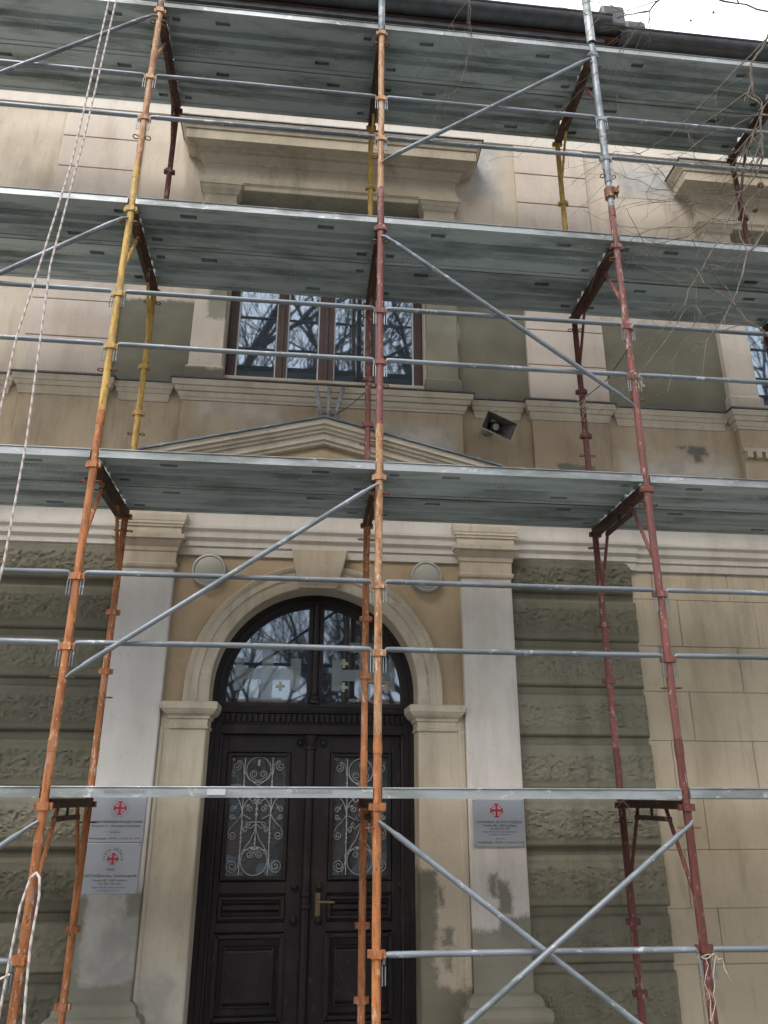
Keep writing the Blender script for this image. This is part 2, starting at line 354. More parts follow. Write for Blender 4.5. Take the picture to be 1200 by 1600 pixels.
# rusticated blocks: one rough block per course
JZ = [.44,.828,1.186,1.578,1.975,2.363,2.742,3.107,3.496,3.845]
def rustic(x0, x1, z0, z1, seed):
    nx, nz = int((x1-x0)/.0105), max(8,int((z1-z0)/.0105)); m = MB(); vs = []; fs = []
    for j in range(nz+1):
        for i in range(nx+1):
            u = i/nx; v = j/nz; x = x0+(x1-x0)*u; z = z0+(z1-z0)*v
            ex = min(x-x0,x1-x); ez = min(z-z0,z1-z); e = min(ex,ez*1.1)
            rim = min(1,max(0,e/.022)); fld = min(1,max(0,(min(ex*1.4,z-z0-.05,z1-z-.055))/.03))
            p = Vector((x*15.5+seed*9.1,z*21+seed*3.3,seed*2.7))
            w = noise.noise_vector(p*.9)*.55; q = p+w
            r = 1-abs(noise.noise(q)); r2 = 1-abs(noise.noise(q*2.3+Vector((4,1,2)))); r3 = noise.noise(q*5.0)
            d = .002+ .034*math.sqrt(rim) + .010*(1-(2*v-1)**4)*(1-(2*u-1)**8) + fld*(.018*(r-.62)+.017*(r2-.62)+.008*r3+.004)
            wob = .006*noise.noise(Vector((x*2.2,z*3,seed)))
            vs.append((x+(.012*noise.noise(Vector((z*6,seed,3))) if i in (0,nx) else 0), 1.402-d-wob, z))
    for j in range(nz):
        for i in range(nx):
            a = j*(nx+1)+i; fs.append((a,a+1,a+nx+2,a+nx+1))
    b = len(vs)
    ring = [j*(nx+1) for j in range(nz,-1,-1)]+list(range(1,nx+1))+[j*(nx+1)+nx for j in range(1,nz+1)]+[nz*(nx+1)+i for i in range(nx-1,0,-1)]
    for i in ring: vs.append((vs[i][0],1.45,vs[i][2]))
    for k in range(len(ring)): fs.append((ring[k],b+k,b+(k+1)%len(ring),ring[(k+1)%len(ring)]))
    return m.add(vs,fs)
for side,(x0,x1) in enumerate(((1.19,2.28),(-2.98,-1.88))):
    for k in range(len(JZ)-1):
        dx = .010*random.uniform(-1,1)
        m = rustic(x0-(.0 if side==0 else dx), x1+(dx if side==0 else 0), JZ[k]+.020, JZ[k+1]-.030, k+side*20+1)
        put('rusticated_block', m, MT['rustic'], H, smooth=True)
m = MB(); m.box(1.19,2.262,1.403,1.45,.02,3.86); put('rustic_joint_bed', m, MT['rustic'], H)
m = MB(); m.box(-2.962,-1.88,1.403,1.45,.02,3.86); put('rustic_joint_bed', m, MT['rustic'], H)

# smooth ashlar blocks with thin joints
for k in range(len(JZ)-1):
    z0, z1 = JZ[k], JZ[k+1]
    st = 2.45 if k%2 == 0 else 2.65
    xs = [2.265]+[st+.67*i for i in range(0,6)]
    for a,b in zip(xs,xs[1:]):
        m = MB(); y = 1.400+random.uniform(-.0025,.0025); m.cbox(a+.0018,b-.0018,y,1.45,z0+.0018,z1-.0018,.004); put('ashlar_block', m, MT['ashlar'], H)
    st = -3.14 if k%2 == 0 else -3.34
    xs = [-2.965]+[st-.67*i for i in range(0,3)]
    for b,a in zip(xs,xs[1:]):
        m = MB(); y = 1.400+random.uniform(-.0025,.0025); m.cbox(a+.0018,b-.0018,y,1.45,z0+.0018,z1-.0018,.004); put('ashlar_block', m, MT['ashlar'], H)
m = MB(); m.stack(-7.5,-1.96,1.36,1.45,[(.0,.03),(.40,.03),(.43,0)]); put('plinth', m, MT['rustic'], H)
m = MB(); m.stack(1.29,9.5,1.36,1.45,[(.0,.03),(.40,.03),(.43,0)]); put('plinth', m, MT['rustic'], H)

# pilasters beside the door
for x0,x1,mt in ((-1.900,-1.468,'pil_l'),(.797,1.212,'pil_r')):
    m = MB(); m.cbox(x0,x1,1.30,1.45,.60,3.70,.008); P = put('pilaster', m, MT[mt], H)
    m = MB(); m.stack(x0,x1,1.30,1.45,[(0,.085),(.535,.085),(.545,.092),(.575,.098),(.605,.092),(.62,.075),(.63,.05),(.66,.045),(.685,.03),(.70,.004)]); put('base', m, MT[mt], P)
    m = MB(); m.stack(x0,x1,1.30,1.45,[(3.60,.002),(3.615,.014),(3.635,.018),(3.645,.014),(3.650,.004),(3.735,.006),(3.745,.014),(3.775,.018),(3.79,.028),(3.82,.046),(3.835,.05),(3.836,.062),(3.872,.064),(3.873,.03),(3.935,.028),(3.937,.04),(3.957,.042),(3.959,.05),(3.975,.052),(3.985,.058),(4.02,.066),(4.03,.068),(4.045,.068),(4.046,.02),(4.12,.02)]); put('capital', m, MT['cap'], P)
# belt moulding between
def belt(x0,x1,yf):
    m = MB(); m.stack(x0,x1,yf,1.55,[(3.735,0),(3.736,.020),(3.805,.022),(3.806,.034),(3.835,.034),(3.836,.024),(3.85,.026),(3.875,.05),(3.90,.052),(3.901,.040),(3.925,.042),(3.945,.066),(3.965,.070),(3.966,.02),(4.2,.02)]); put('belt_moulding', m, MT['belt'], H)
belt(-1.44,.77,1.36); belt(1.24,2.29,1.385); belt(2.335,9.5,1.402); belt(-2.98,-1.93,1.385); belt(-7.5,-3.03,1.402)
m = MB(); m.stack(-7.5,9.5,1.40,1.45,[(4.19,.02),(4.24,.05),(4.26,.10),(4.30,.24),(4.36,.245),(4.40,.285),(4.44,.29),(4.47,.0)]); put('storey_cornice', m, MT['trim_clean'], H)

# spandrel wall with the arched opening
AZ, AR = 2.71, .785
def arc(r, n=48): return [(CX+r*math.cos(PI*i/n), AZ+r*math.sin(PI*i/n)) for i in range(n+1)]
m = MB(); pts = [(CX+AR,2.58)]+arc(AR)+[(CX-AR,2.58)]; TOP = 3.80
for (xa,za),(xb,zb) in zip(pts,pts[1:]):
    if abs(xa-xb) > 1e-6: m.add([(xb,1.36,zb),(xa,1.36,za),(xa,1.36,TOP),(xb,1.36,TOP)],[(0,1,2,3)])
for a,b in ((-1.468,CX-AR),(CX+AR,.797)): m.add([(a,1.36,2.58),(b,1.36,2.58),(b,1.36,TOP),(a,1.36,TOP)],[(0,1,2,3)])
put('spandrel_wall', m, MT['spandrel'], H)
def sweep(mb, prof, n=56, ext=2.58):
    rows = []
    for r,y in prof:
        p = [(CX+r,ext)]+arc(r,n)+[(CX-r,ext)]; rows.append([(x,y,z) for x,z in p])
    k = len(rows[0]); vs = [v for r in rows for v in r]
    fs = [(i*k+j+1,i*k+j,(i+1)*k+j,(i+1)*k+j+1) for i in range(len(rows)-1) for j in range(k-1)]
    return mb.add(vs,fs)
m = MB(); sweep(m,[(AR,1.66),(AR,1.335),(AR+.006,1.33),(AR+.085,1.33),(AR+.087,1.318),(AR+.135,1.318),(AR+.150,1.304),(AR+.178,1.300),(AR+.185,1.310),(AR+.190,1.36)]); put('archivolt', m, MT['trim'], H, smooth=True)
m = MB(); m.prism([(CX-.172,3.535),(CX+.158,3.535),(CX+.222,3.79),(CX-.222,3.79)],1.265,1.36); put('keystone', m, MT['cap'], H, bevel=.006)
m = MB(); m.prism([(CX-.150,AZ+AR-.012),(CX+.142,AZ+AR-.012),(CX+.166,3.535),(CX-.166,3.535)],1.292,1.40); put('keystone', m, MT['trim_clean'], H, bevel=.005)
# jambs and imposts
for x0,x1,mt,sx in ((-1.468,CX-AR,'jamb_l',1),(CX+AR,.797,'jamb_r',-1)):
    m = MB(); m.cbox(x0,x1,1.34,1.75,.0,2.588,.010); m.cbox(x0+(.0 if sx>0 else .30),x1-(.30 if sx>0 else .0),1.327,1.45,.0,2.42,.01); J = put('door_jamb', m, MT[mt], H)
    m = MB(); m.stack(x0 if sx<0 else x0+.078,x1 if sx>0 else x1-.078,1.335,1.70,[(2.405,0),(2.412,.012),(2.428,.014),(2.432,.004),(2.475,.006),(2.482,.018),(2.500,.022),(2.515,.045),(2.535,.062),(2.545,.064),(2.546,.072),(2.592,.076),(2.60,.06)]); put('impost', m, MT['trim'], J)
m = MB(); m.box(-1.50,.83,1.0,1.8,0,.17); put('door_step', m, MT['kerb'], H, bevel=.01)
m = MB(); m.box(-1.40,.72,1.30,1.8,.17,.30); put('door_step', m, MT['kerb'], H, bevel=.01)

# ---- entrance door
D = MB(); sweep(D,[(AR+.01,1.585),(AR-.035,1.585),(AR-.040,1.600),(AR-.075,1.600),(AR-.085,1.62),(AR-.095,1.625),(AR-.10,1.66)],ext=.30)
door = put('entrance_door', D, MT['door'], H, smooth=True)
def dpart(name, mb, mat='door', smooth=False, bevel=0): return put(name, mb, MT[mat], door, smooth=smooth, bevel=bevel)
m = MB(); m.stack(CX-.75,CX+.75,1.625,1.72,[(2.395,.0),(2.40,.018),(2.465,.02),(2.47,.004),(2.55,.006),(2.555,.03),(2.575,.04),(2.60,.03),(2.605,.012),(2.635,.010)]); dpart('transom', m)
for i in range(34):
    x = CX-.70+i*.0424; m = MB(); m.box(x-.011,x+.011,1.590,1.622,2.488,2.545); dpart('dentil', m)
m = MB(); m.box(CX-.062,CX+.062,1.625,1.70,2.63,3.46); m.tube([(CX,1.625,2.70),(CX,1.625,3.42)],.030,12); m.lathe((CX,1.625,2.63),(0,0,1),[(0,.048),(.03,.048),(.035,.036),(.055,.04),(.07,.03)],14); dpart('fanlight_mullion', m, bevel=.004)
GR = AR-.095
for s in (-1,1):
    pts = []
    for i in range(25):
        t = i/24*(PI/2-math.asin(.062/GR))
        pts.append((CX+s*GR*math.cos(t), AZ+GR*math.sin(t)))
    poly = [(CX+s*GR,2.635)]+pts+[(CX+s*.062,2.635)]
    if s < 0: poly = poly[::-1]
    m = MB(); m.prism(poly,1.655,1.665); dpart('fanlight_pane', m, 'glass_fan')
# frosted cross stickers on the fanlight
def cross_boxes(mb, x, z, a, t, y=1.652): mb.box(x-a,x+a,y,y+.0015,z-t,z+t); mb.box(x-t,x+t,y,y+.0015,z+t,z+a); mb.box(x-t,x+t,y,y+.0015,z-a,z-t)
def potent(mb, xc, zc, L, t, cap, y=1.652, clip=None):
    rects = [(-L,L,-t,t),(-t,t,t,L),(-t,t,-L,-t),(-L,-L+2*t*.9,t,cap),(-L,-L+2*t*.9,-cap,-t),(L-2*t*.9,L,t,cap),(L-2*t*.9,L,-cap,-t),(-cap,-t,L-2*t*.9,L),(t,cap,L-2*t*.9,L),(-cap,-t,-L,-L+2*t*.9),(t,cap,-L,-L+2*t*.9)]
    for a,b,c,d in rects:
        a,b,c,d = a+xc,b+xc,c+zc,d+zc
        if clip: a,b,c,d = max(a,clip[0]),min(b,clip[1]),max(c,clip[2]),min(d,clip[3])
        if b-a > .004 and d-c > .004: mb.box(a,b,y,y+.0015,c,d)
m = MB(); potent(m,.055,2.86,.265,.045,.125,clip=(-.27,.30,2.65,3.2)); dpart('cross_sticker', m, 'frost')
m = MB(); potent(m,-.725,2.86,.265,.045,.125,clip=(-.98,-.43,2.65,3.2)); dpart('cross_sticker', m, 'frost')
for x,z in ((-.616,2.765),(-.116,2.765),(.226,2.765),(-.116,2.955)):
    m = MB(); cross_boxes(m,x,z,.036,.012); dpart('cross_sticker', m, 'diff')
# leaves
ZB, ZT = .30, 2.395
def leaf(x0,x1,g0,g1):
    L = MB(); L.box(x0,x1,1.690,1.73,ZB,ZT)
    L.box(x0,g0-.035,1.662,1.69,ZB,ZT); L.box(g1+.035,x1,1.662,1.69,ZB,ZT)
    for a,b in ((2.265,ZT),(1.285,1.362),(1.035,1.095),(ZB,.475)): L.box(g0-.035,g1+.035,1.664,1.69,a,b)
    dpart('door_leaf', L, bevel=.003)
    def fr(a,b,c,d,w,y0,y1):
        m = MB()
        m.stack(a,b,y1,1.70,[(c-w,0),(c-w+.004,y1-y0),(c-.006,y1-y0),(c,0)]); m.stack(a,b,y1,1.70,[(d,0),(d+.006,y1-y0),(d+w-.004,y1-y0),(d+w,0)])
        m.box(a-w,a,y0,1.70,c-w,d+w); m.box(b,b+w,y0,1.70,c-w,d+w); dpart('moulding', m, bevel=.004)
    fr(g0,g1,1.40,2.23,.030,1.648,1.664)
    m = MB(); m.box(g0,g1,1.683,1.688,1.40,2.23); dpart('door_pane', m, 'glass_door')
    fr(g0-.005,g1+.005,1.14,1.238,.026,1.646,1.664); m = MB(); m.stack(g0+.02,g1-.02,1.688,1.70,[(1.16,0),(1.178,.016),(1.20,.016),(1.218,0)]); dpart('panel', m)
    fr(g0-.008,g1+.008,.52,.99,.034,1.644,1.664)
    m = MB(); m.stack(g0+.05,g1-.05,1.686,1.70,[(.57,0),(.575,.006),(.60,.024),(.91,.024),(.935,.006),(.94,0)]); dpart('panel', m, bevel=.003)
    fr(g0+.045,g1-.045,.585,.925,.018,1.658,1.676)
leaf(CX-AR+.03,-.368,-.955,-.541); leaf(-.350,CX+AR-.03,-.170,.240)
m = MB(); m.tube([(-.359,1.655,.34),(-.359,1.655,2.33)],.034,14); m.lathe((-.359,1.655,2.28),(0,0,1),[(0,.036),(.01,.046),(.03,.046),(.04,.036),(.06,.038),(.085,.056),(.11,.058),(.111,.05)],16)
for z in (1.28,1.20): m.lathe((-.359,1.655,z),(0,0,1),[(-.02,.035),(-.012,.044),(.012,.044),(.02,.035)],16)
dpart('door_astragal', m, smooth=True)
for x in (-1.055,-.440,-.260,.350):
    for z in (2.335,1.325,1.105):
        m = MB(); m.lathe((x,1.662,z),(0,-1,0),[(0,.032),(.010,.032),(.014,.027),(.010,.022),(.012,.018),(.024,.012),(.027,.004)],16); dpart('rosette', m, smooth=True)
m = MB(); m.box(-.286,-.252,1.650,1.662,1.135,1.285); m.tube([(-.268,1.655,1.232),(-.268,1.600,1.232),(-.26,1.595,1.232),(-.150,1.595,1.229)],.0085,8); m.lathe((-.268,1.650,1.17),(0,-1,0),[(0,.009),(.006,.008)],8); dpart('door_handle', m, 'brass', smooth=True)
# wrought iron grilles
def spiral(mb, cx, cz, r, a0, turns, sgn, lead=None, rad=.0032, y=1.672):
    pts = []
    n = int(20*turns)
    for i in range(n+1):
        t = i/n; rr = r*(1-.80*t); a = a0+sgn*t*turns*2*PI; pts.append((cx+rr*math.cos(a),y,cz+rr*math.sin(a)))
    if lead: pts = [(x,y,z) for x,z in lead]+pts
    mb.tube(pts, rad*.85, 5)
def grille(xc, z0, w):
    m = MB(); T = lambda u,v: (xc+u*w, z0+v*w)
    def sp(u,v,r,a,t,s,lead=None): spiral(m,*T(u,v),r*w,a,t,s,[T(*q) for q in lead] if lead else None)
    def poly(pts, rad=.0032): m.tube([(T(u,v)[0],1.672,T(u,v)[1]) for u,v in pts], rad, 5)
    def circ(u,v,r,a0=0,a1=2*PI): poly([(u+r*math.cos(a0+(a1-a0)*i/28),v+r*math.sin(a0+(a1-a0)*i/28)) for i in range(29)])
    for s in (-1,1):
        poly([(s*.255,0),(s*.255,2.0)],.0042)
        for v in (.55,.62,.69,1.50,1.57): m.lathe((*[T(s*.255,v)[0],1.672],T(s*.255,v)[1]),(0,0,1),[(-.012,.004),(0,.009),(.012,.004)],6)
        A = PI/2+s*PI/2
        sp(s*.085,.34,.065,PI/2,1.6,s,[(s*.22,.40),(s*.15,.425)])
        poly([(0,.86),(s*.02,.72),(s*.08,.58),(s*.17,.46),(s*.235,.34)])
        sp(s*.385,.155,.105,-PI/2+s*.0,1.7,s,[(s*.28,.34),(s*.262,.25),(s*.29,.12),(s*.34,.06)])
        sp(s*.41,.66,.075,PI/2-s*PI/2,1.5,-s,[(s*.262,1.0),(s*.33,.90),(s*.44,.80),(s*.48,.72)])
        sp(s*.43,1.10,.055,PI/2+s*PI/2,1.5,-s,[(s*.26,1.05),(s*.31,1.22),(s*.37,1.16)])
        sp(s*.43,.97,.050,PI/2+s*PI/2,1.5,s,[(s*.27,1.0),(s*.33,.90),(s*.38,.95)])
        poly([(s*.262,1.10),(s*.32,1.24),(s*.43,1.36),(s*.49,1.50)])
        sp(s*.125,1.11,.06,PI/2,1.5,-s,[(s*.22,1.14),(s*.17,1.175)])
        sp(s*.055,1.23,.05,PI/2,1.5,s,[(s*.0,1.14)])
        sp(s*.09,1.42,.05,PI/2,1.5,-s,[(0,1.36),(s*.03,1.46)])
        poly([(s*.255,1.40),(s*.10,1.24)]); poly([(s*.235,1.0),(s*.10,.93)])
        sp(s*.13,.84,.05,-PI/2,1.3,s,[(0,.86),(s*.09,.77)])
        sp(s*.20,.76,.05,-PI/2,1.3,-s,[(s*.24,.90),(s*.25,.78)])
        sp(s*.085,1.70,.075,-PI/2,1.6,s,[(s*.0,1.58),(s*.04,1.60)])
        poly([(s*.0,1.50),(s*.08,1.56),(s*.18,1.62),(s*.245,1.74)])
        sp(s*.40,1.84,.085,PI/2,1.7,s,[(s*.27,1.70),(s*.28,1.86),(s*.34,1.94)])
        m.lathe((T(s*.05,.44)[0],1.672,T(s*.05,.44)[1]),(s*.8,0,.35),[(-.02,.002),(-.005,.011),(.02,.002)],6)
        m.lathe((T(s*.07,1.56)[0],1.672,T(s*.07,1.56)[1]),(s*.8,0,.35),[(-.02,.002),(-.005,.011),(.02,.002)],6)
    circ(0,.235,.235); circ(0,1.78,.225); circ(0,1.07,.25,-.2,PI+.2)
    poly([(0,.35),(0,1.52)]); poly([(-.10,.88),(.10,.88)],.004)
    for v,r in ((.60,.009),(.53,.007),(1.0,.012),(1.09,.014),(1.88,.014),(1.92,.012)): m.lathe((T(0,v)[0],1.672,T(0,v)[1]),(0,0,1),[(-.02,.002),(0,r),(.02,.002)],6)
    dpart('iron_grille', m, 'iron', smooth=True)
grille(-.748,1.402,.413); grille(.035,1.402,.409)

# ---- pediment
def chevron(top_z, half, slope, th, y0, y1, name, mat, par=H):
    zt = lambda x: top_z-abs(x-CX)*slope
    m = MB(); xl, xr = CX-half, CX+half
    for a,b in ((xl,CX),(CX,xr)): m.prism([(a,zt(a)-th),(b,zt(b)-th),(b,zt(b)),(a,zt(a))],y0,y1)
    return put(name, m, mat, par)
PX = 0.02
pedi = chevron(4.862,1.43,.252,.045,1.075,1.42,'pediment',MT['trim_clean'])
for tz,hf,th,y in ((4.818,1.40,.030,1.10),(4.789,1.36,.026,1.125),(4.764,1.30,.055,1.15),(4.710,1.24,.030,1.175)): chevron(tz,hf,.252,th,y,1.42,'raking_moulding',MT['trim_clean'],pedi)
m = MB(); m.prism([(CX-1.1,4.42),(CX+1.1,4.42),(CX,4.70)],1.235,1.42); put('tympanum', m, MT['spandrel'], pedi)
m = MB(); m.prism([(CX-.86,4.42),(CX+.86,4.42),(CX,4.636)],1.215,1.25); put('tympanum_field', m, MT['spandrel'], pedi)
chevron(4.876,1.47,.252,.012,1.052,1.44,'pediment_flashing',MT['flash'],pedi)
for s in (-1,1):
    for i in range(5):
        x = CX+s*(.12+.29*i); m = MB(); z = 4.878-abs(x-CX)*.252
        m.prism([(x-.006,z-.02),(x+.006,z-.02),(x+.006,z+.012),(x-.006,z+.012)],1.050,1.43); put('flashing_seam', m, MT['flash'], pedi)

# ---- sill course with pedestals
def sill(x0,x1,yf,p,name='sill_moulding'):
    m = MB(); m.stack(x0,x1,yf,1.50,[(5.095,0),(5.10,.012),(5.115,.014),(5.13,.3*p),(5.165,.42*p),(5.17,.62*p),(5.205,.78*p),(5.21,.94*p),(5.262,p),(5.266,.2*p)]); o = put(name, m, MT['trim_clean'], H)
    m = MB(); m.stack(x0-p-.010,x1+p+.010,yf-p-.012,1.50,[(5.264,0),(5.266,.003),(5.275,.003),(5.280,0)]); put('sill_flashing', m, MT['flash_dark'], o)
def pedestal(x0,x1,yf):
    m = MB(); m.cbox(x0,x1,yf,1.45,4.40,5.10,.006); put('pedestal', m, MT['frieze'], H)
pedestal(-1.555,.868,1.335); sill(-1.555,.868,1.335,.085)
pedestal(1.500,2.195,1.362); sill(1.500,2.195,1.362,.065)
pedestal(-2.885,-2.19,1.362); sill(-2.885,-2.19,1.362,.065)
pedestal(3.425,5.75,1.335); sill(3.425,5.75,1.335,.085)
pedestal(-6.44,-4.12,1.335); sill(-6.44,-4.12,1.335,.085)
for a,b in ((.95,1.44),(2.26,3.36),(-2.13,-1.64),(-4.06,-2.95),(5.84,9.5)): sill(a+.05,b-.05,1.40,.05)
for i in range(7):
    m = MB(); m.box(3.44+i*.085,3.49+i*.085,1.285,1.34,4.80,4.865); put('dentil', m, MT['trim_clean'], H)
m = MB(); m.box(3.42,4.05,1.30,1.34,4.865,4.90); put('dentil_band', m, MT['trim_clean'], H)

# ---- upper storey: jointed strips
UZ = [5.29,5.672,6.048,6.42,6.795,7.165,7.535,7.905,8.27]
for x0,x1 in ((1.505,2.245),(-2.935,-2.195)):
    for a,b in zip(UZ,UZ[1:]):
        m = MB(); y = 1.365+random.uniform(-.002,.002); m.cbox(x0,x1,y,1.43,a+.003,b-.003,.005); put('strip_block', m, MT['strip'], H)
    m = MB(); m.box(x0+.004,x1-.004,1.378,1.43,5.29,8.27); put('strip_bed', m, MT['strip'], H)
# upper fascia and eaves
m = MB(); m.stack(-7.5,9.5,1.40,1.5,[(8.275,0),(8.28,.035),(8.42,.037),(8.43,.06),(8.47,.065),(8.48,.03),(8.95,.03),(8.96,.08),(9.02,.09),(9.06,.16),(9.10,.17),(9.11,.30),(9.22,.31)]); put('upper_entablature', m, MT['belt'], H)
m = MB(); m.box(-7.5,2.36,1.03,1.6,9.20,9.42); m.box(2.36,9.5,1.12,1.6,9.18,9.36); put('eaves_soffit', m, MT['soffit'], H)
m = MB(); m.prism([(-7.5,9.38),(2.45,9.38),(2.45,9.44),(-7.5,9.44)],.98,1.5); RO = put('roof', m, MT['eaves'], H)
m = MB(); m.add([(-7.5,.96,9.44),(9.5,.96,9.44),(9.5,5,11.2),(-7.5,5,11.2)],[(0,1,2,3)]); put('roof_slope', m, MT['roof'], RO)
def gutter(x0,x1,y,z,r):
    m = MB(); n = 14; vs = []; fs = []
    for x in (x0,x1):
        for rr in (r,r-.006):
            for i in range(n+1):
                a = PI+PI*i/n; vs.append((x,y+rr*math.cos(a),z+rr*math.sin(a)))
    k = n+1
    for i in range(n): fs += [(i,i+1,2*k+i+1,2*k+i),(k+i,3*k+i,3*k+i+1,k+i+1)]
    for b0 in (0,2*k):
        fs.append(tuple(b0+i for i in range(k)))
    m.add(vs,fs); m.tube([(x0,y-r,z),(x1,y-r,z)],.012,8)
    return put('gutter', m, MT['eaves'], RO, smooth=True)
G1 = gutter(-7.5,2.50,.945,9.60,.115); gutter(2.62,9.5,1.02,9.54,.11)
m = MB(); m.box(-7.5,2.46,1.03,1.09,9.42,9.68); m.box(2.46,9.5,1.10,1.14,9.36,9.58); put('fascia_board', m, MT['eaves'], RO)
m = MB(); m.box(2.40,2.66,.86,1.12,9.50,9.79); put('gutter_box', m, MT['eaves'], RO, bevel=.03)
m = MB(); m.box(2.66,2.90,.90,1.12,9.52,9.66); put('gutter_box', m, MT['eaves'], RO, bevel=.04)

# ---- upper windows
def window(a, b, label=None):
    m = MB()
    for x0,x1,z0,z1 in ((a+.005,a+.085,5.41,7.395),(b-.085,b-.005,5.41,7.395),(a+.085,b-.085,7.30,7.395),(a+.085,b-.085,5.41,5.46)): m.box(x0,x1,1.545,1.64,z0,z1)
    Wn = put('upper_window', m, MT['wood'], H, bevel=.005)
    w = b-a; cs = [a+.085,a+.085+(w-.17)*.25,a+w/2,a+.085+(w-.17)*.75,b-.085]
    for i,hw in ((1,.047),(2,.068),(3,.047)):
        m = MB(); m.box(cs[i]-hw,cs[i]+hw,1.540,1.64,5.46,7.30); m.box(cs[i]-.016,cs[i]+.016,1.525,1.540,5.46,7.30); put('mullion', m, MT['wood'], Wn, bevel=.004)
    for i in range(4):
        x0 = cs[i]+((.047,.068,.047)[i-1] if i else 0); x1 = cs[i+1]-((.047,.068,.047)[i] if i < 3 else 0)
        m = MB()
        for q in ((x0,x0+.013,5.46,7.3),(x1-.011,x1,5.46,7.3),(x0+.013,x1-.011,5.46,5.474),(x0+.013,x1-.011,7.28,7.3)): m.box(q[0],q[1],1.566,1.60,q[2],q[3])
        put('sash', m, MT['win_white'], Wn)
        m = MB(); m.box(x0+.011,x1-.009,1.585,1.595,5.47,7.285); put('pane', m, MT['glass'], Wn)
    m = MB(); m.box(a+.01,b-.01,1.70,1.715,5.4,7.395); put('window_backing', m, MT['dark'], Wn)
    # stone surround
    for x0,x1 in ((a-.29,a-.004),(b+.004,b+.29)):
        m = MB(); m.cbox(x0,x1,1.335,1.46,5.287,7.21,.007); jj = put('window_pilaster', m, MT['wpil'], H)
        m = MB(); m.stack(x0,x1,1.335,1.46,[(5.287,.02),(5.42,.02),(5.43,.014),(5.45,.0)]); put('base', m, MT['wpil'], jj)
        m = MB(); m.stack(x0,x1,1.335,1.46,[(7.19,.0),(7.195,.012),(7.215,.014),(7.22,.004),(7.30,.006),(7.31,.02),(7.335,.026),(7.36,.045),(7.39,.05),(7.391,.058),(7.435,.060),(7.44,.03)]); put('capital', m, MT['trim'], jj)
    m = MB(); m.box(a+.001,b-.001,1.395,1.55,7.402,7.46); m.stack(a-.27,b+.27,1.345,1.46,[(7.38,0),(7.385,.012),(7.43,.014),(7.435,.02),(7.48,.024)]); put('architrave', m, MT['trim'], H)
    m = MB(); m.stack(a-.31,b+.31,1.335,1.46,[(7.43,-.02),(7.45,.018),(7.52,.02),(7.525,.006),(7.67,.008),(7.675,.02),(7.70,.025),(7.735,.06),(7.75,.065),(7.752,.10),(7.775,.105),(7.79,.17),(7.795,.185),(7.90,.188),(7.905,.20),(7.93,.205),(7.97,.24),(7.99,.245),(7.995,.0)]); hd = put('window_hood', m, MT['trim'], H)
    m = MB(); m.stack(a-.565,b+.565,1.082,1.46,[(7.995,0),(7.997,.003),(8.008,.003),(8.012,0)]); put('hood_flashing', m, MT['flash_dark'], hd)
for a,b in WINS: window(a,b)

# ------------------------------------------------------------------ scaffold
SC = thing('scaffold', 'frame scaffold of orange, yellow and red posts with galvanised decks and rails', 'scaffold', (0,.48,0))
LX = {-2:-3.60,-1:-1.803,0:0.0,1:1.815,2:3.60,3:5.40}
YB = .957
FC = {-2:['orange']*4,-1:['orange','orange','yellow','tan'],0:['orange','tan','red','tan'],1:['darkred','red','red','tube'],2:['darkred','red','darkred','darkred'],3:['red']*4}
BC = {-2:['orange']*4,-1:['orange','orange','yellow','darkred'],0:['orange','orange','red','yellow'],1:['darkred','red','darkred','yellow'],2:['darkred']*4,3:['red']*4}
def lug_mesh():
    m = MB(); m.box(-.047,-.020,-.015,.015,-.018,.018); m.box(.020,.047,-.015,.015,-.018,.018)
    m.box(-.030,.030,-.031,-.024,-.020,.020); return m
def ring_mesh():
    m = MB()
    for s in (1,):
        m.tube([(s*.024+s*.020*(1-math.cos(2*PI*i/10)), .020*math.sin(2*PI*i/10), 0) for i in range(11)], .0045, 5)
    return m
LUG, RING = {}, {}
def lug(kind, cache, fn, mat, loc, parent):
    if (kind,mat) not in cache:
        me = fn().mesh(kind); me.materials.append(MT[mat]); cache[(kind,mat)] = me
    o = bpy.data.objects.new(kind, cache[(kind,mat)]); COL.objects.link(o); o.parent = parent
    o.location = Vector(loc)-worldpos(parent); o.rotation_euler.z = random.uniform(-.12,.12)
    return o
frames = {}
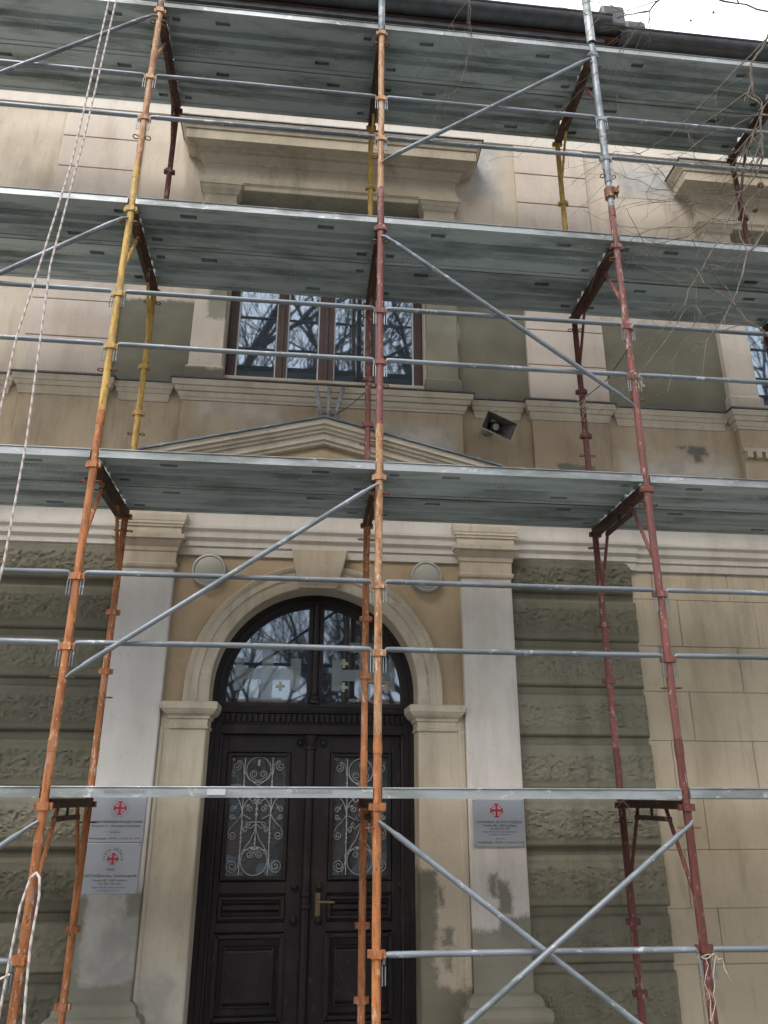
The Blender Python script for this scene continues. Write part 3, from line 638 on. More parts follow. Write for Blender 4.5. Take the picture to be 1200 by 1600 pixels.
for i,x in LX.items():
    for k in range(4):
        zt = 2*(k+1)+.28; zb = 2*k+.28 if k else .10; D2 = 2.0*(k+1)
        j = random.uniform(-.004,.004)
        m = MB()
        m.tube([(x+random.uniform(-.002,.002)*(0<q<5),random.uniform(-.002,.002)*(0<q<5),zb+(zt-.09-zb)*q/5) for q in range(6)],.0242,12,0); m.tube([(x,0,zt-.10),(x,0,zt-.03)],.0268,12,0); m.tube([(x,0,zt-.03),(x,0,zt)],.0242,12,0)
        m.tube([(x+random.uniform(-.002,.002)*(0<q<5),YB+random.uniform(-.002,.002)*(0<q<5),zb+(zt-.09-zb)*q/5) for q in range(6)],.0242,12,1); m.tube([(x,YB,zt-.10),(x,YB,zt-.03)],.0268,12,1); m.tube([(x,YB,zt-.03),(x,YB,zt)],.0242,12,1)
        m.box(x-.032,x+.032,.02,YB-.02,D2-.118,D2-.068,2)                       # transom under the deck
        m.box(x-.014,x+.014,.23,YB-.23,D2-.190,D2-.162,2)                       # lower chord
        m.box(x-.006,x+.006,.47,.487,D2-.165,D2-.115,2)
        F = put('scaffold_frame', m, [MT[FC[i][k] if FC[i][k] != 'tube' else 'tan'] if not(i==1 and k==3) else MT['tube'], MT[BC[i][k]], MT['beam']], SC, smooth=True)
        bm = BC[i][k]
        for y0,y1,mt in ((.015,.245,FC[i][k] if FC[i][k]!='tube' else 'darkred'),(YB-.015,YB-.245,bm)):
            m = MB(); m.tube([(x,y0,D2-.60),(x,y1,D2-.165),(x,y1+(.03 if y1<.5 else -.03),D2-.10)],.0125,8); put('knee_brace', m, MT[mt], F, smooth=True)
        for yy,mt in ((0,FC[i][k]),(YB,bm)):
            for dz in (-.105,-1.245,-.83):
                if k == 0 and dz == -1.245: pass
                lug('rail_lug',LUG,lug_mesh,mt,(x,yy,D2+dz),F)
            for dz in (-.215,-1.42):
                for q in (0,PI): lug('brace_ring',RING,ring_mesh,'rusty',(x,yy,D2+dz),F).rotation_euler.z = q+random.uniform(-.2,.2)
        frames[i,k] = F
    for yy in (0,YB):
        m = MB(); m.box(x-.075,x+.075,yy-.075,yy+.075,.0,.008); m.tube([(x,yy,.008),(x,yy,.16)],.019,10); put('base_jack', m, MT['tube'], SC)
# top uprights
m = MB(); m.tube([(0,0,7.93),(0,0,9.75)],.0275,12); put('upright', m, MT['tube'], SC, smooth=True)
m = MB(); m.tube([(1.813,-.012,8.03),(1.80,-.02,9.9)],.036,14,caps=False); m.tube([(1.813,-.012,8.03),(1.80,-.02,9.9)],.031,14,caps=False); put('upright', m, MT['lip'], SC, smooth=True)
m = MB(); m.tube([(1.815,0,6.52),(1.815,0,8.1)],.0285,12); put('upright_sleeve', m, MT['tube'], SC, smooth=True)
m = MB(); m.lathe((1.815,0,6.41),(0,0,1),[(-.05,.030),(-.045,.040),(.045,.042),(.05,.030)],12); m.box(1.83,1.872,-.05,-.01,6.39,6.44); m.tube([(1.86,-.02,6.36),(1.88,-.03,6.47)],.008,6); put('clamp', m, MT['rusty'], SC, smooth=True)
m = MB(); m.tube([(-1.803,0,7.9),(-1.81,0,9.6)],.0265,12); put('upright', m, MT['rusty'], SC, smooth=True)

# deck planks: folded steel sheet with slots, two per bay
YP = [(0,0),(0,-.058),(.034,-.058),(.036,-.050),(.085,-.050),(.125,-.050),(.155,-.050),(.176,-.016),(.200,-.016),(.222,-.054),(.255,-.054),(.277,-.016),(.301,-.016),(.322,-.050),(.36,-.050),(.40,-.050),(.438,-.050),(.440,-.058),(.474,-.058),(.474,0)]
def plank_mesh(L, slots):
    m = MB(); xs = sorted({0,L,*[v for s in slots for v in (s[0],s[1])]})
    for q in range(len(YP)-1):
        (ya,za),(yb,zb) = YP[q],YP[q+1]
        for a,b in zip(xs,xs[1:]):
            hole = any(s[2]==q and s[0]<=a+1e-6 and b<=s[1]+1e-6 for s in slots)
            mi = 1 if q in (0,len(YP)-2) else 0
            if not hole: m.add([(a,ya,za),(a,yb,zb),(b,yb,zb),(b,ya,za)],[(0,1,2,3)],mi)
            else:
                t = za+.032
                m.add([(a,ya,za),(b,ya,za),(b,ya,t),(a,ya,t)],[(0,3,2,1)],2); m.add([(a,yb,za),(b,yb,za),(b,yb,t),(a,yb,t)],[(0,1,2,3)],2)
                m.add([(a,ya,za),(a,yb,za),(a,yb,t),(a,ya,t)],[(0,1,2,3)],2); m.add([(b,ya,za),(b,yb,za),(b,yb,t),(b,ya,t)],[(0,3,2,1)],2)
                m.add([(a,ya,t),(b,ya,t),(b,yb,t),(a,yb,t)],[(0,3,2,1)],2)
    m.add([(0,0,0),(L,0,0),(L,.474,0),(0,.474,0)],[(0,1,2,3)],0)
    n = len(YP)
    for x,o in ((0,1),(L,-1)):
        f = tuple(range(n)) if o > 0 else tuple(range(n-1,-1,-1))
        m.add([(x,y,z) for y,z in YP],[f],0)
    # rolled lip bead
    m.tube([(.004,-.003,-.004),(L-.004,-.003,-.004)],.004,6,1)
    for x0,x1 in ((.0,.022),(L-.022,L)):
        for y0 in (.10,.33): m.box(x0-.03 if x0==0 else x0,x1 if x0==0 else x1+.03,y0,y0+.045,-.062,-.02,0)
    return m
PL = 1.735
sl1 = [(.36,.47,4),(1.33,1.44,4),(.05,.115,14),(1.62,1.685,14)]
sl2 = [(.40,.52,4),(1.22,1.34,14),(.05,.115,4),(1.62,1.685,4)]
sl3 = [(.30,.42,4),(1.30,1.42,4),(.05,.13,14),(1.61,1.69,14)]
meshes = []
for s in (sl1,sl2,sl3):
    me = plank_mesh(PL,s).mesh('deck_plank')
    for mt in ('deck','lip','deck'): me.materials.append(MT[mt])
    meshes.append(me)
for k in range(1,5):
    for b in (-2,-1,0,1,2):
        x0, x1 = LX[b], LX[b+1]
        for r in (0,1):
            o = bpy.data.objects.new('deck_plank', meshes[(k*2+b+r*2)%3]); COL.objects.link(o); o.parent = SC
            o.scale.x = (x1-x0-.054)/PL
            o.location = Vector((x0+.027, -.020+r*.487+random.uniform(-.003,.003), 2.0*k+random.uniform(-.004,.004)))-SC.location
            o.rotation_euler = (random.uniform(-.004,.004), random.uniform(-.0012,.0012), 0)
            if k == 1 and b == -1 and r == 0: stamp_plank = o
            if k == 1 and b == 0: o.rotation_euler = (.008,.0,0)

# rails with pinned ends
def rail(b, z, y=-.004):
    x0, x1 = LX[b]+.038, LX[b+1]-.038; dz = random.uniform(-.008,.008)
    P = [(x0,y,z-.045),(x0+.002,y,z-.012),(x0+.016,y,z),(x0+.05,y,z)]
    n = 7
    for i in range(1,n): P.append((x0+.05+(x1-x0-.10)*i/n, y+random.uniform(-.0015,.0015), z+dz*math.sin(PI*i/n)*.6))
    P += [(x1-.05,y,z),(x1-.016,y,z),(x1-.002,y,z-.012),(x1,y,z-.045)]
    m = MB(); m.tube(P,[.009,.011,.015]+[.0168]*(len(P)-6)+[.015,.011,.009],10)
    o = put('guard_rail', m, MT['tube'], SC, smooth=True)
    for x in (x0,x1):
        m = MB(); m.tube([(x-.008,y-.012,z-.05),(x-.008,y-.012,z-.14),(x+.008,y-.012,z-.14),(x+.008,y-.012,z-.05)],.0035,5); put('locking_pin', m, MT['tube'], o)
for k in (1,2,3):
    for b in (-2,-1,0,1,2):
        rail(b,2*k+.778); rail(b,2*k+1.198)
for b in (-2,0,1,2): rail(b,1.165)
# diagonal braces
def brace(x0,z0,x1,z1,y=-.045):
    d = Vector((x1-x0,0,z1-z0)).normalized(); a = Vector((x0,y,z0)); e = Vector((x1,y,z1))
    m = MB(); m.tube([a-d*.035+Vector((0,.02,0)),a,a+d*.06,a+d*.09,e-d*.09,e-d*.06,e,e+d*.035+Vector((0,.02,0))],[.009,.010,.012,.0165,.0165,.012,.010,.009],10)
    put('diagonal_brace', m, MT['tube'], SC, smooth=True)
brace(-1.745,2.600,-.035,3.822); brace(.035,5.795,1.755,4.530); brace(.035,6.522,1.76,7.805); brace(-1.84,5.785,-3.55,4.55)
brace(.035,1.80,1.78,.545); brace(1.78,1.80,.035,.56,-.085); brace(-1.84,1.80,-3.55,.55); brace(-3.55,6.55,-1.84,7.8)

# ------------------------------------------------------------------ flat lettering
bpy.context.view_layer.update()
def text_mb(body, size, mb=None, loc=(0,0,0), width=None, rot=0.):
    cu = bpy.data.curves.new('t','FONT'); cu.body = body; cu.size = size; cu.align_x = 'CENTER'; cu.align_y = 'CENTER'; cu.resolution_u = 2
    ob = bpy.data.objects.new('t',cu); COL.objects.link(ob); dg = bpy.context.evaluated_depsgraph_get(); dg.update()
    me = bpy.data.meshes.new_from_object(ob.evaluated_get(dg)); mb = mb or MB()
    vs = [v.co.copy() for v in me.vertices]
    if vs:
        w = max(v.x for v in vs)-min(v.x for v in vs); sx = 1 if not width else min(1.6,width/max(w,1e-6))
        c, s = math.cos(rot), math.sin(rot)
        mb.add([(loc[0]+(v.x*c*sx-v.y*s), loc[1], loc[2]+(v.x*s*sx+v.y*c)) for v in vs], [tuple(p.vertices) for p in me.polygons])
    bpy.data.objects.remove(ob); bpy.data.curves.remove(cu); bpy.data.meshes.remove(me)
    return mb
def jcross(mb, x, y, z, a):
    t = a*.16
    def cup(dx,dz):
        if dx: mb.prism([(x+dx*t,z-t) if dx>0 else (x+dx*a,z-a*.34),(x+dx*a,z-a*.34) if dx>0 else (x+dx*t,z-t),(x+dx*a,z+a*.34) if dx>0 else (x+dx*t,z+t),(x+dx*t,z+t) if dx>0 else (x+dx*a,z+a*.34)],y,y+.0012)
    mb.box(x-a,x+a,y,y+.0012,z-t,z+t); mb.box(x-t,x+t,y,y+.0012,z+t,z+a); mb.box(x-t,x+t,y,y+.0012,z-a,z-t)
    for s in (-1,1):
        mb.box(x+s*a-(.26*a if s>0 else 0),x+s*a+(.26*a if s<0 else 0),y-.0004,y,z-a*.36,z+a*.36); mb.box(x-a*.36,x+a*.36,y-.0004,y,z+s*a-(.22*a if s>0 else 0),z+s*a+(.22*a if s<0 else 0))
        for q in (-1,1): mb.box(x+s*a*.55-a*.13,x+s*a*.55+a*.13,y,y+.0012,z+q*a*.55-a*.045,z+q*a*.55+a*.045); mb.box(x+s*a*.55-a*.045,x+s*a*.55+a*.045,y-.0004,y,z+q*a*.55-a*.13,z+q*a*.55+a*.13)
YS = 1.286
def sign(name, label, x0, x1, z0, z1, lines, cross, arcs=()):
    t = thing(name, label, 'sign', ((x0+x1)/2,YS,z0), 'metal signs on the door pilasters')
    m = MB(); m.box(x0,x1,YS,YS+.011,z0,z1); put('plate', m, MT['plate'], t, bevel=.0015)
    m = MB(); jcross(m,cross[0],YS-.002,cross[1],cross[2]); put('emblem', m, MT['crimson'], t)
    for body,z,h,w,mt in lines:
        m = text_mb(body,h,None,((x0+x1)/2+.004,YS-.0015,z),w); put('lettering', m, MT[mt], t)
    for body,r,a0,a1,h in arcs:
        m = MB()
        for i,ch in enumerate(body):
            if ch == ' ': continue
            a = a0+(a1-a0)*i/(len(body)-1); text_mb(ch,h,m,(cross[0]+r*math.cos(a),YS-.0015,cross[1]+r*math.sin(a)),None,a-PI/2)
        put('lettering', m, MT['ink'], t)
    for sx in (x0+.012,x1-.012):
        for sz in (z0+.012,z1-.012):
            m = MB(); m.lathe((sx,YS,sz),(0,-1,0),[(0,.004),(.002,.0035)],8); put('screw', m, MT['tube'], t)
    return t
sign('wall_sign','brushed metal sign with ringed red cross emblem, upper of the two on the left pilaster',-1.880,-1.494,1.648,1.952,[
 ('KUSTODIJSKO PREDSTAVNIŠTVO SVETE DEŽELE V SLOVENIJI',1.778,.019,.345,'ink'),('Tržaška 85, SI - 1000 Ljubljana, SLOVENIJA',1.752,.017,.325,'ink'),('URADNE URE',1.712,.013,.07,'ink'),('PONEDELJEK - PETEK  od 8.00 do 12.00',1.672,.015,.335,'ink')],(-1.669,1.868,.044),[('TERRA SANCTA JERUSALEM ',.058,PI*1.4,-PI*.52,.011)])
sign('wall_sign','metal sign with arched lettering over a red cross, lower sign on the left pilaster',-1.875,-1.498,1.330,1.643,[
 ('ROMAR',1.478,.017,.05,'ink'),('SVETA DEŽELA d.o.o., Turistična agencija',1.440,.023,.345,'ink'),('Tržaška 85, 1000 Ljubljana',1.412,.017,.235,'ink'),('Tel. 041 352 256',1.391,.018,.15,'ink'),('http://www.sveta-dezela.si',1.369,.016,.225,'blue'),('romar@sveta-dezela.si',1.350,.014,.15,'blue')],(-1.678,1.545,.036),[('SVETA DEŽELA',.060,PI*1.02,-.02*PI,.023)])
sign('wall_sign','brushed metal sign with a plain red cross emblem on the right pilaster',.824,1.205,1.616,1.930,[
 ('KOMISARIAT ZA SVETO DEŽELO',1.776,.024,.335,'ink'),('Tržaška 85, 1000 Ljubljana',1.753,.021,.255,'ink'),('tel. 040 523 520',1.732,.020,.145,'ink'),('http://www.sveta-dezela.si',1.712,.017,.25,'blue'),('info@sveta-dezela.si',1.693,.016,.165,'blue'),('URADNE URE',1.665,.013,.065,'ink'),('PONEDELJEK - PETEK  od 8.00 do 12.00',1.640,.016,.345,'ink')],(.999,1.855,.047))
# stamp and sticker on the lowest plank
yL = -.0245
for x in (-1.385,-.38):
    m = text_mb('SIB.FRANCE.CONSOL.M1',.026,None,(x,yL,1.970),.22); m.v = [(a-stamp_plank.location.x-SC.location.x, b-stamp_plank.location.y-SC.location.y, c-stamp_plank.location.z-SC.location.z) for a,b,c in m.v]
    put('stamp', m, MT['stamp'], stamp_plank, rel=False)
m = MB(); m.box(-.95,-.85,yL+.0005,yL+.002,1.953,1.986); m.v = [(a-stamp_plank.location.x-SC.location.x, b-stamp_plank.location.y-SC.location.y, c-stamp_plank.location.z-SC.location.z) for a,b,c in m.v]
put('paper_label', m, MT['sticker'], stamp_plank, rel=False)

# ------------------------------------------------------------------ things on the facade
for x,z,r,lb in ((-1.205,3.607,.135,'round grey bulkhead lamp left of the arch'),(.517,3.610,.130,'round grey bulkhead lamp right of the arch')):
    t = thing('wall_lamp', lb, 'lamp', (x,1.36,z), 'round lamps beside the arch')
    m = MB(); m.lathe((x,1.36,z),(0,-1,0),[(0,r),(.045,r),(.058,r-.008),(.060,r-.020),(.048,r-.026)],32); put('rim', m, MT['rim'], t, smooth=True)
    m = MB(); m.lathe((x,1.36,z),(0,-1,0),[(.04,r-.024),(.052,r-.026),(.064,r*.6),(.068,r*.25),(.069,.005)],32); put('diffuser', m, MT['diff'], t, smooth=True)

# horn loudspeaker
hs_c = Vector((1.10,1.06,4.86)); t = thing('loudspeaker', 'grey rectangular horn loudspeaker hung tilted on the frieze right of the pediment', 'loudspeaker', (1.10,1.36,5.0))
ax = Vector((.10,-.93,-.34)).normalized(); rt = Vector((.93,.10,-.02)).normalized(); rt = (rt-ax*rt.dot(ax)).normalized(); up = rt.cross(ax)*-1
if up.z < 0: up = -up
roll = math.radians(-17); r2 = rt*math.cos(roll)+up*math.sin(roll); u2 = -rt*math.sin(roll)+up*math.cos(roll)
def hornrings(prof, mb, n=6):
    vs = []; fs = []
    for h,a,b in prof:
        c = hs_c+ax*h
        for sx,sy in ((-1,-1),(1,-1),(1,1),(-1,1)): vs.append(c+r2*sx*a+u2*sy*b)
    for i in range(len(prof)-1):
        for j in range(4): fs.append((4*i+j,4*i+(j+1)%4,4*i+4+(j+1)%4,4*i+4+j))
    return mb.add(vs,fs)
m = MB(); hornrings([(-.20,.035,.030),(-.10,.06,.038),(-.02,.105,.056),(.04,.142,.077),(.046,.148,.083),(.050,.148,.083),(.050,.141,.076),(.04,.136,.072)],m); put('horn', m, MT['horn'], t)
m = MB(); hornrings([(.045,.139,.074),(.03,.128,.068),(-.02,.094,.050),(-.10,.05,.034),(-.17,.03,.026),(-.171,.001,.001)],m); put('flare', m, MT['horn_in'], t)
m = MB(); m.lathe(hs_c+ax*-.10,ax,[(0,.034),(.05,.034),(.06,.026),(.062,.002)],16); put('driver', m, MT['rim'], t, smooth=True)
m = MB(); m.lathe(hs_c+ax*-.30,ax,[(0,.05),(.03,.06),(.10,.06),(.12,.04)],16); put('driver_housing', m, MT['horn'], t, smooth=True)
m = MB(); bc = hs_c+Vector((0,.03,.105)); m.tube([bc+Vector((.032*math.cos(a),0,.032*math.sin(a)+.035)) for a in [2*PI*i/16 for i in range(17)]],.005,6); m.box(bc.x-.05,bc.x+.05,bc.y-.02,bc.y+.02,bc.z-.045,bc.z+.006); m.tube([bc+Vector((0,0,0)),bc+Vector((0,.27,.02))],.012,8); put('bracket', m, MT['rim'], t, smooth=True)

# flag holder on the pediment tip
t = thing('flag_holder', 'three galvanised tubes fanned out of a bracket on the pediment tip', 'flag holder', (CX+.03,1.22,4.86))
m = MB(); m.box(CX-.055,CX+.115,1.20,1.212,4.85,4.975); m.box(CX-.055,CX+.115,1.14,1.20,4.868,4.876); put('bracket_plate', m, MT['flash'], t)
for bx,dx in ((-.022,-.060),(.03,.0),(.082,.062)):
    a = Vector((CX+bx,1.175,4.89)); b = Vector((CX+bx+dx,1.10,5.165)); m = MB()
    m.tube([a,b],.018,14,caps=False); m.tube([a,b],.0145,14,caps=False); put('flag_tube', m, MT['lip'], t, smooth=True)
c = [Vector((CX+.06,1.13,4.91)).lerp(Vector((-.02,YB,5.06)),i/8)-Vector((0,0,.02*math.sin(PI*i/8))) for i in range(9)]
tag(rebase(put('cable', MB().tube(c,.0035,5), MT['wire']),c[0]), 'thin black cable from the flag holder to the middle back post', 'cable')
c = [Vector((1.815,-.05,5.83))+Vector(q) for q in ((-.02,-.01,-.85),(-.10,.25,-.98),(-.16,.5,-.98),(-.12,.75,-.86),(-.04,.95,-.62),(0,.96,-.55))]
tag(rebase(put('cable', MB().tube(c,.0035,5), MT['wire']),c[0]), 'thin dark wire sagging between the red front and back posts', 'cable')

# twine tied round posts
def twine(name, label, x, y, z, n, rr, hang):
    m = MB(); rnd = random.Random(int(z*100))
    m.tube([(x+rr*math.cos(a),y+rr*math.sin(a),z+.012*math.sin(a*1.7)) for a in [i*.5 for i in range(26)]],.0028,5)
    for q in range(n):
        p = Vector((x+rnd.uniform(-.03,.04),y-rr,z)); L = [p.copy()]
        for s in range(7):
            p = p+Vector((rnd.uniform(-.022,.022),rnd.uniform(-.01,.008),-hang/7 if q%2==0 else rnd.uniform(-.035,.03))); L.append(p.copy())
        m.tube(L,.0022,5)
    tag(rebase(put(name, m, MT['twine']),(x,y,z)), label, 'twine')
twine('twine','pale twine tied with long loose ends round the right front post below the lowest deck',1.822,-.005,1.135,4,.034,.30)
twine('twine','pale twine knotted round the red front post at the second storey rail',1.815,0,4.77,4,.034,.10)
twine('twine','beige rag of twine knotted on the red back post beside the loudspeaker',1.815,YB,5.02,6,.036,.14)
twine('twine','thin twine hanging under the lowest deck beside the right front post',1.60,.45,1.93,4,.02,.10)

# ropes
def rope(label, pts, r=.0065):
    P = []
    for a,b in zip(pts,pts[1:]):
        a,b = Vector(a),Vector(b)
        for i in range(6): P.append(a.lerp(b,i/6))
    P.append(Vector(pts[-1]))
    tag(rebase(put('rope', MB().tube(P,r,7), MT['rope'], smooth=True),P[-1]), label, 'rope', 'ropes by the left post')
rope('white flecked rope hanging from above, outer of the two at the left edge',[(-2.045,-.3,9.2),(-2.15,-.3,6.0),(-2.225,-.3,5.2),(-2.285,-.3,4.6),(-2.30,-.3,3.9),(-2.32,-.3,3.2)])
rope('white flecked rope hanging from above, inner of the two at the left edge',[(-1.985,-.3,9.2),(-2.10,-.3,6.2),(-2.165,-.3,5.15),(-2.115,-.3,3.9),(-2.118,-.3,3.15),(-2.16,-.3,2.6),(-2.20,-.3,2.0)])
rope('white flecked rope looped over the left front post below the lowest deck',[(-1.86,-.06,.25),(-1.855,-.06,.80),(-1.842,-.07,1.10),(-1.825,-.07,1.42),(-1.80,-.055,1.55),(-1.772,-.06,1.575),(-1.75,-.07,1.55),(-1.738,-.075,1.47),(-1.745,-.08,1.25),(-1.735,-.08,1.05),(-1.715,-.08,.80),(-1.71,-.08,.45),(-1.72,-.1,.02)])
rope('short white rope end running off left from the left front post',[(-1.825,-.07,1.12),(-1.87,-.08,1.10),(-1.96,-.1,.97),(-2.06,-.12,.80),(-2.2,-.15,.5),(-2.3,-.2,.02)],.0058)

# ------------------------------------------------------------------ plane tree reaching in from the right
BR=[
 (0.0096,0.0072,[(2.619,-1.3,7.158),(2.382,-1.289,6.566),(2.325,-1.278,6.453),(2.242,-1.267,6.338),(2.225,-1.256,6.2),(2.222,-1.244,6.099),(2.279,-1.233,6.044),(2.241,-1.222,5.841),(2.23,-1.211,5.646),(2.202,-1.2,5.544)]),
 (0.0060,0.0018,[(2.202,-1.2,5.544),(2.066,-1.182,5.36),(2.014,-1.164,5.275),(1.919,-1.145,5.069),(1.802,-1.127,4.89),(1.712,-1.109,4.74),(1.674,-1.091,4.684),(1.647,-1.073,4.564),(1.585,-1.055,4.464),(1.502,-1.036,4.343),(1.359,-1.018,4.179),(1.305,-1.0,4.125)]),
 (0.0036,0.0012,[(2.053,-1.2,5.342),(1.954,-1.133,5.248),(1.859,-1.067,5.192),(1.743,-1.0,5.142),(1.633,-0.933,5.149),(1.498,-0.867,5.152),(1.47,-0.8,5.214)]),
 (0.0030,0.0012,[(2.053,-1.2,5.342),(1.898,-1.24,5.266),(1.705,-1.28,5.163),(1.564,-1.32,5.113),(1.388,-1.36,5.054),(1.302,-1.4,5.014)]),
 (0.0036,0.0012,[(2.077,-1.2,5.364),(2.036,-1.167,5.371),(1.898,-1.133,5.413),(1.799,-1.1,5.37),(1.727,-1.067,5.413),(1.69,-1.033,5.474),(1.606,-1.0,5.507),(1.528,-0.967,5.606),(1.449,-0.933,5.64),(1.399,-0.9,5.724)]),
 (0.0072,0.0018,[(2.133,-1.5,5.073),(1.942,-1.5,4.837),(1.842,-1.5,4.681),(1.791,-1.5,4.635),(1.738,-1.5,4.489),(1.659,-1.5,4.325),(1.589,-1.5,4.205),(1.467,-1.5,4.065),(1.392,-1.5,4.005)]),
 (0.0054,0.0036,[(1.648,-1.9,3.741),(1.52,-1.9,3.845),(1.429,-1.9,3.921),(1.386,-1.9,4.018),(1.362,-1.9,4.094)]),
 (0.0030,0.0012,[(2.037,-1.2,5.245),(2.005,-1.16,5.159),(1.911,-1.12,5.184),(1.807,-1.08,5.162),(1.628,-1.04,5.179),(1.496,-1.0,5.172)]),
 (0.0078,0.0036,[(1.642,-1.6,6.686),(1.509,-1.55,6.406),(1.468,-1.5,6.376),(1.392,-1.45,6.405),(1.314,-1.4,6.427)]),
 (0.0036,0.0018,[(1.468,-1.5,6.376),(1.489,-1.433,6.37),(1.459,-1.367,6.316),(1.443,-1.3,6.289)]),
 (0.0030,0.0012,[(1.458,-1.5,6.358),(1.418,-1.417,6.327),(1.368,-1.333,6.291),(1.312,-1.25,6.224),(1.218,-1.167,6.203),(1.089,-1.083,6.066),(0.987,-1.0,6.011)]),
 (0.0048,0.0012,[(2.344,-1.3,6.512),(2.056,-1.22,6.193),(1.855,-1.14,5.989),(1.73,-1.06,5.874),(1.567,-0.98,5.806),(1.438,-0.9,5.893)]),
 (0.0030,0.0012,[(2.213,-1.3,6.014),(2.175,-1.267,6.047),(2.122,-1.233,6.121),(2.062,-1.2,6.162)]),
 (0.0036,0.0012,[(2.291,-1.2,6.002),(2.081,-1.225,5.845),(1.838,-1.25,5.688),(1.637,-1.275,5.492),(1.492,-1.3,5.37)]),
 (0.0030,0.0012,[(0.36,-1.7,6.179),(0.321,-1.66,6.078),(0.337,-1.62,5.887),(0.316,-1.58,5.741),(0.264,-1.54,5.546),(0.216,-1.5,5.446)]),
 (0.0072,0.0048,[(2.375,-1.7,6.172),(2.094,-1.667,6.238),(1.931,-1.633,6.328),(1.744,-1.6,6.415)]),
 (0.0036,0.0012,[(2.239,-1.2,5.658),(2.187,-1.183,5.594),(2.176,-1.167,5.71),(2.101,-1.15,5.709),(1.998,-1.133,5.658),(1.936,-1.117,5.607),(1.85,-1.1,5.665)]),
 (0.0036,0.0012,[(1.791,-1.5,4.635),(1.787,-1.475,4.801),(1.872,-1.45,5.004),(1.983,-1.425,5.127),(2.069,-1.4,5.204)]),
 (0.0024,0.0012,[(1.736,-1.1,4.793),(1.725,-1.075,4.634),(1.72,-1.05,4.564),(1.704,-1.025,4.471),(1.671,-1.0,4.421)]),
 (0.0030,0.0012,[(2.147,-1.4,5.641),(2.073,-1.375,5.585),(2.029,-1.35,5.523),(1.976,-1.325,5.312),(1.916,-1.3,5.097)]),
 (0.0030,0.0012,[(1.791,-1.5,4.635),(1.732,-1.425,4.628),(1.66,-1.35,4.596),(1.516,-1.275,4.599),(1.347,-1.2,4.749)]),
 (0.0042,0.0012,[(2.245,-1.4,5.956),(2.165,-1.34,5.808),(2.093,-1.28,5.611),(1.973,-1.22,5.412),(1.902,-1.16,5.267),(1.737,-1.1,4.883)]),
]

def twigs(mb, pts, r, rnd, depth, lmin=.18, lmax=.50):
    pts = [Vector(p) for p in pts]
    for i in range(1,len(pts)):
        for q in range(2 if depth else 1):
            if rnd.random() < .40:
                a = pts[i-1].lerp(pts[i],rnd.random()); d = (pts[i]-pts[i-1]).normalized()
                dv = (d*.6+Vector((rnd.uniform(-1,.5),rnd.uniform(-.7,.7),rnd.uniform(-.75,.55)))).normalized()
                L = rnd.uniform(lmin,lmax); P = [a]; n = 6
                for s in range(n):
                    dv = (dv+Vector((rnd.uniform(-.15,.15),rnd.uniform(-.15,.15),rnd.uniform(-.17,.12)))).normalized(); P.append(P[-1]+dv*L/n)
                mb.tube(P,[max(.0009,r*(1-.6*s/n)) for s in range(n+1)],5)
                if depth: twigs(mb,P,r*.7,rnd,depth-1,lmin*.6,lmax*.6)
TX, TY = 3.55, -1.75
T = thing('plane_tree', 'bare plane tree with pale bark reaching twigs and seed balls in from the right edge', 'tree', (TX,TY,0))
m = MB(); m.tube([(TX,TY,-.1),(TX+.02,TY,.5),(TX-.04,TY+.02,2.2),(TX-.02,TY+.05,4.2),(TX-.12,TY+.1,6.3),(TX-.05,TY+.1,8.4),(TX+.1,TY,10.5),(TX+.05,TY,12.5)],[.26,.19,.165,.145,.12,.09,.05,.02],14); put('trunk', m, MT['bark_pale'], T, smooth=True)
rnd = random.Random(11); m = MB()
def limb(a, b, r0, r1, sag=.1, n=8):
    a, b = Vector(a), Vector(b); P = [a.lerp(b,i/n)+Vector((rnd.uniform(-.03,.03),rnd.uniform(-.03,.03),sag*math.sin(PI*i/n)+rnd.uniform(-.03,.03))) if 0 < i < n else a.lerp(b,i/n) for i in range(n+1)]
    m.tube(P,[r0+(r1-r0)*i/n for i in range(n+1)],8); return P
tk = lambda z: (TX-.06,TY+.06,z)
limb(tk(6.0),BR[0][2][0],.05,.0105,.25); limb(tk(4.3),BR[5][2][0],.045,.0075,.2); limb(tk(3.2),BR[6][2][0],.035,.0056,.15); limb(tk(6.8),BR[15][2][0],.05,.0075,.1)
P8 = limb(tk(7.2),(2.1,-1.65,7.35),.05,.012,.15); limb((2.1,-1.65,7.35),BR[8][2][0],.012,.0079,.05)
limb((2.1,-1.65,7.35),BR[14][2][0],.010,.0032,.25); limb((1.2,-1.68,7.0),(.2,-1.72,6.3),.004,.002,.1)
for q in range(10):
    a = Vector(tk(rnd.uniform(7,11.5))); an = rnd.uniform(0,2*PI); L = rnd.uniform(1.2,2.6)
    P = limb(a,a+Vector((math.cos(an)*L*.9,math.sin(an)*L*.55,rnd.uniform(.3,1.6))),.035,.006,.15)
    twigs(m,P,.005,rnd,2,.35,.9)
for r0,r1,pts in BR:
    n = len(pts); P = [Vector(p) for p in pts]; Q = []
    for i in range(n-1):
        for s in range(3):
            q = P[i].lerp(P[i+1],s/3)
            if s: q = q+Vector((rnd.uniform(-.006,.006),rnd.uniform(-.006,.006),rnd.uniform(-.006,.006)))
            Q.append(q)
    Q.append(P[-1]); k = len(Q)
    m.tube(Q,[(r0+(r1-r0)*i/(k-1))*.85+(.0016 if (i%5==2) else 0)*(r0/.006 if r0<.006 else 1) for i in range(k)],6)
    twigs(m,pts[1:] if r0>.004 else pts,max(.0016,r1*.9),rnd,1)
put('crown', m, MT['bark'], T, smooth=True)
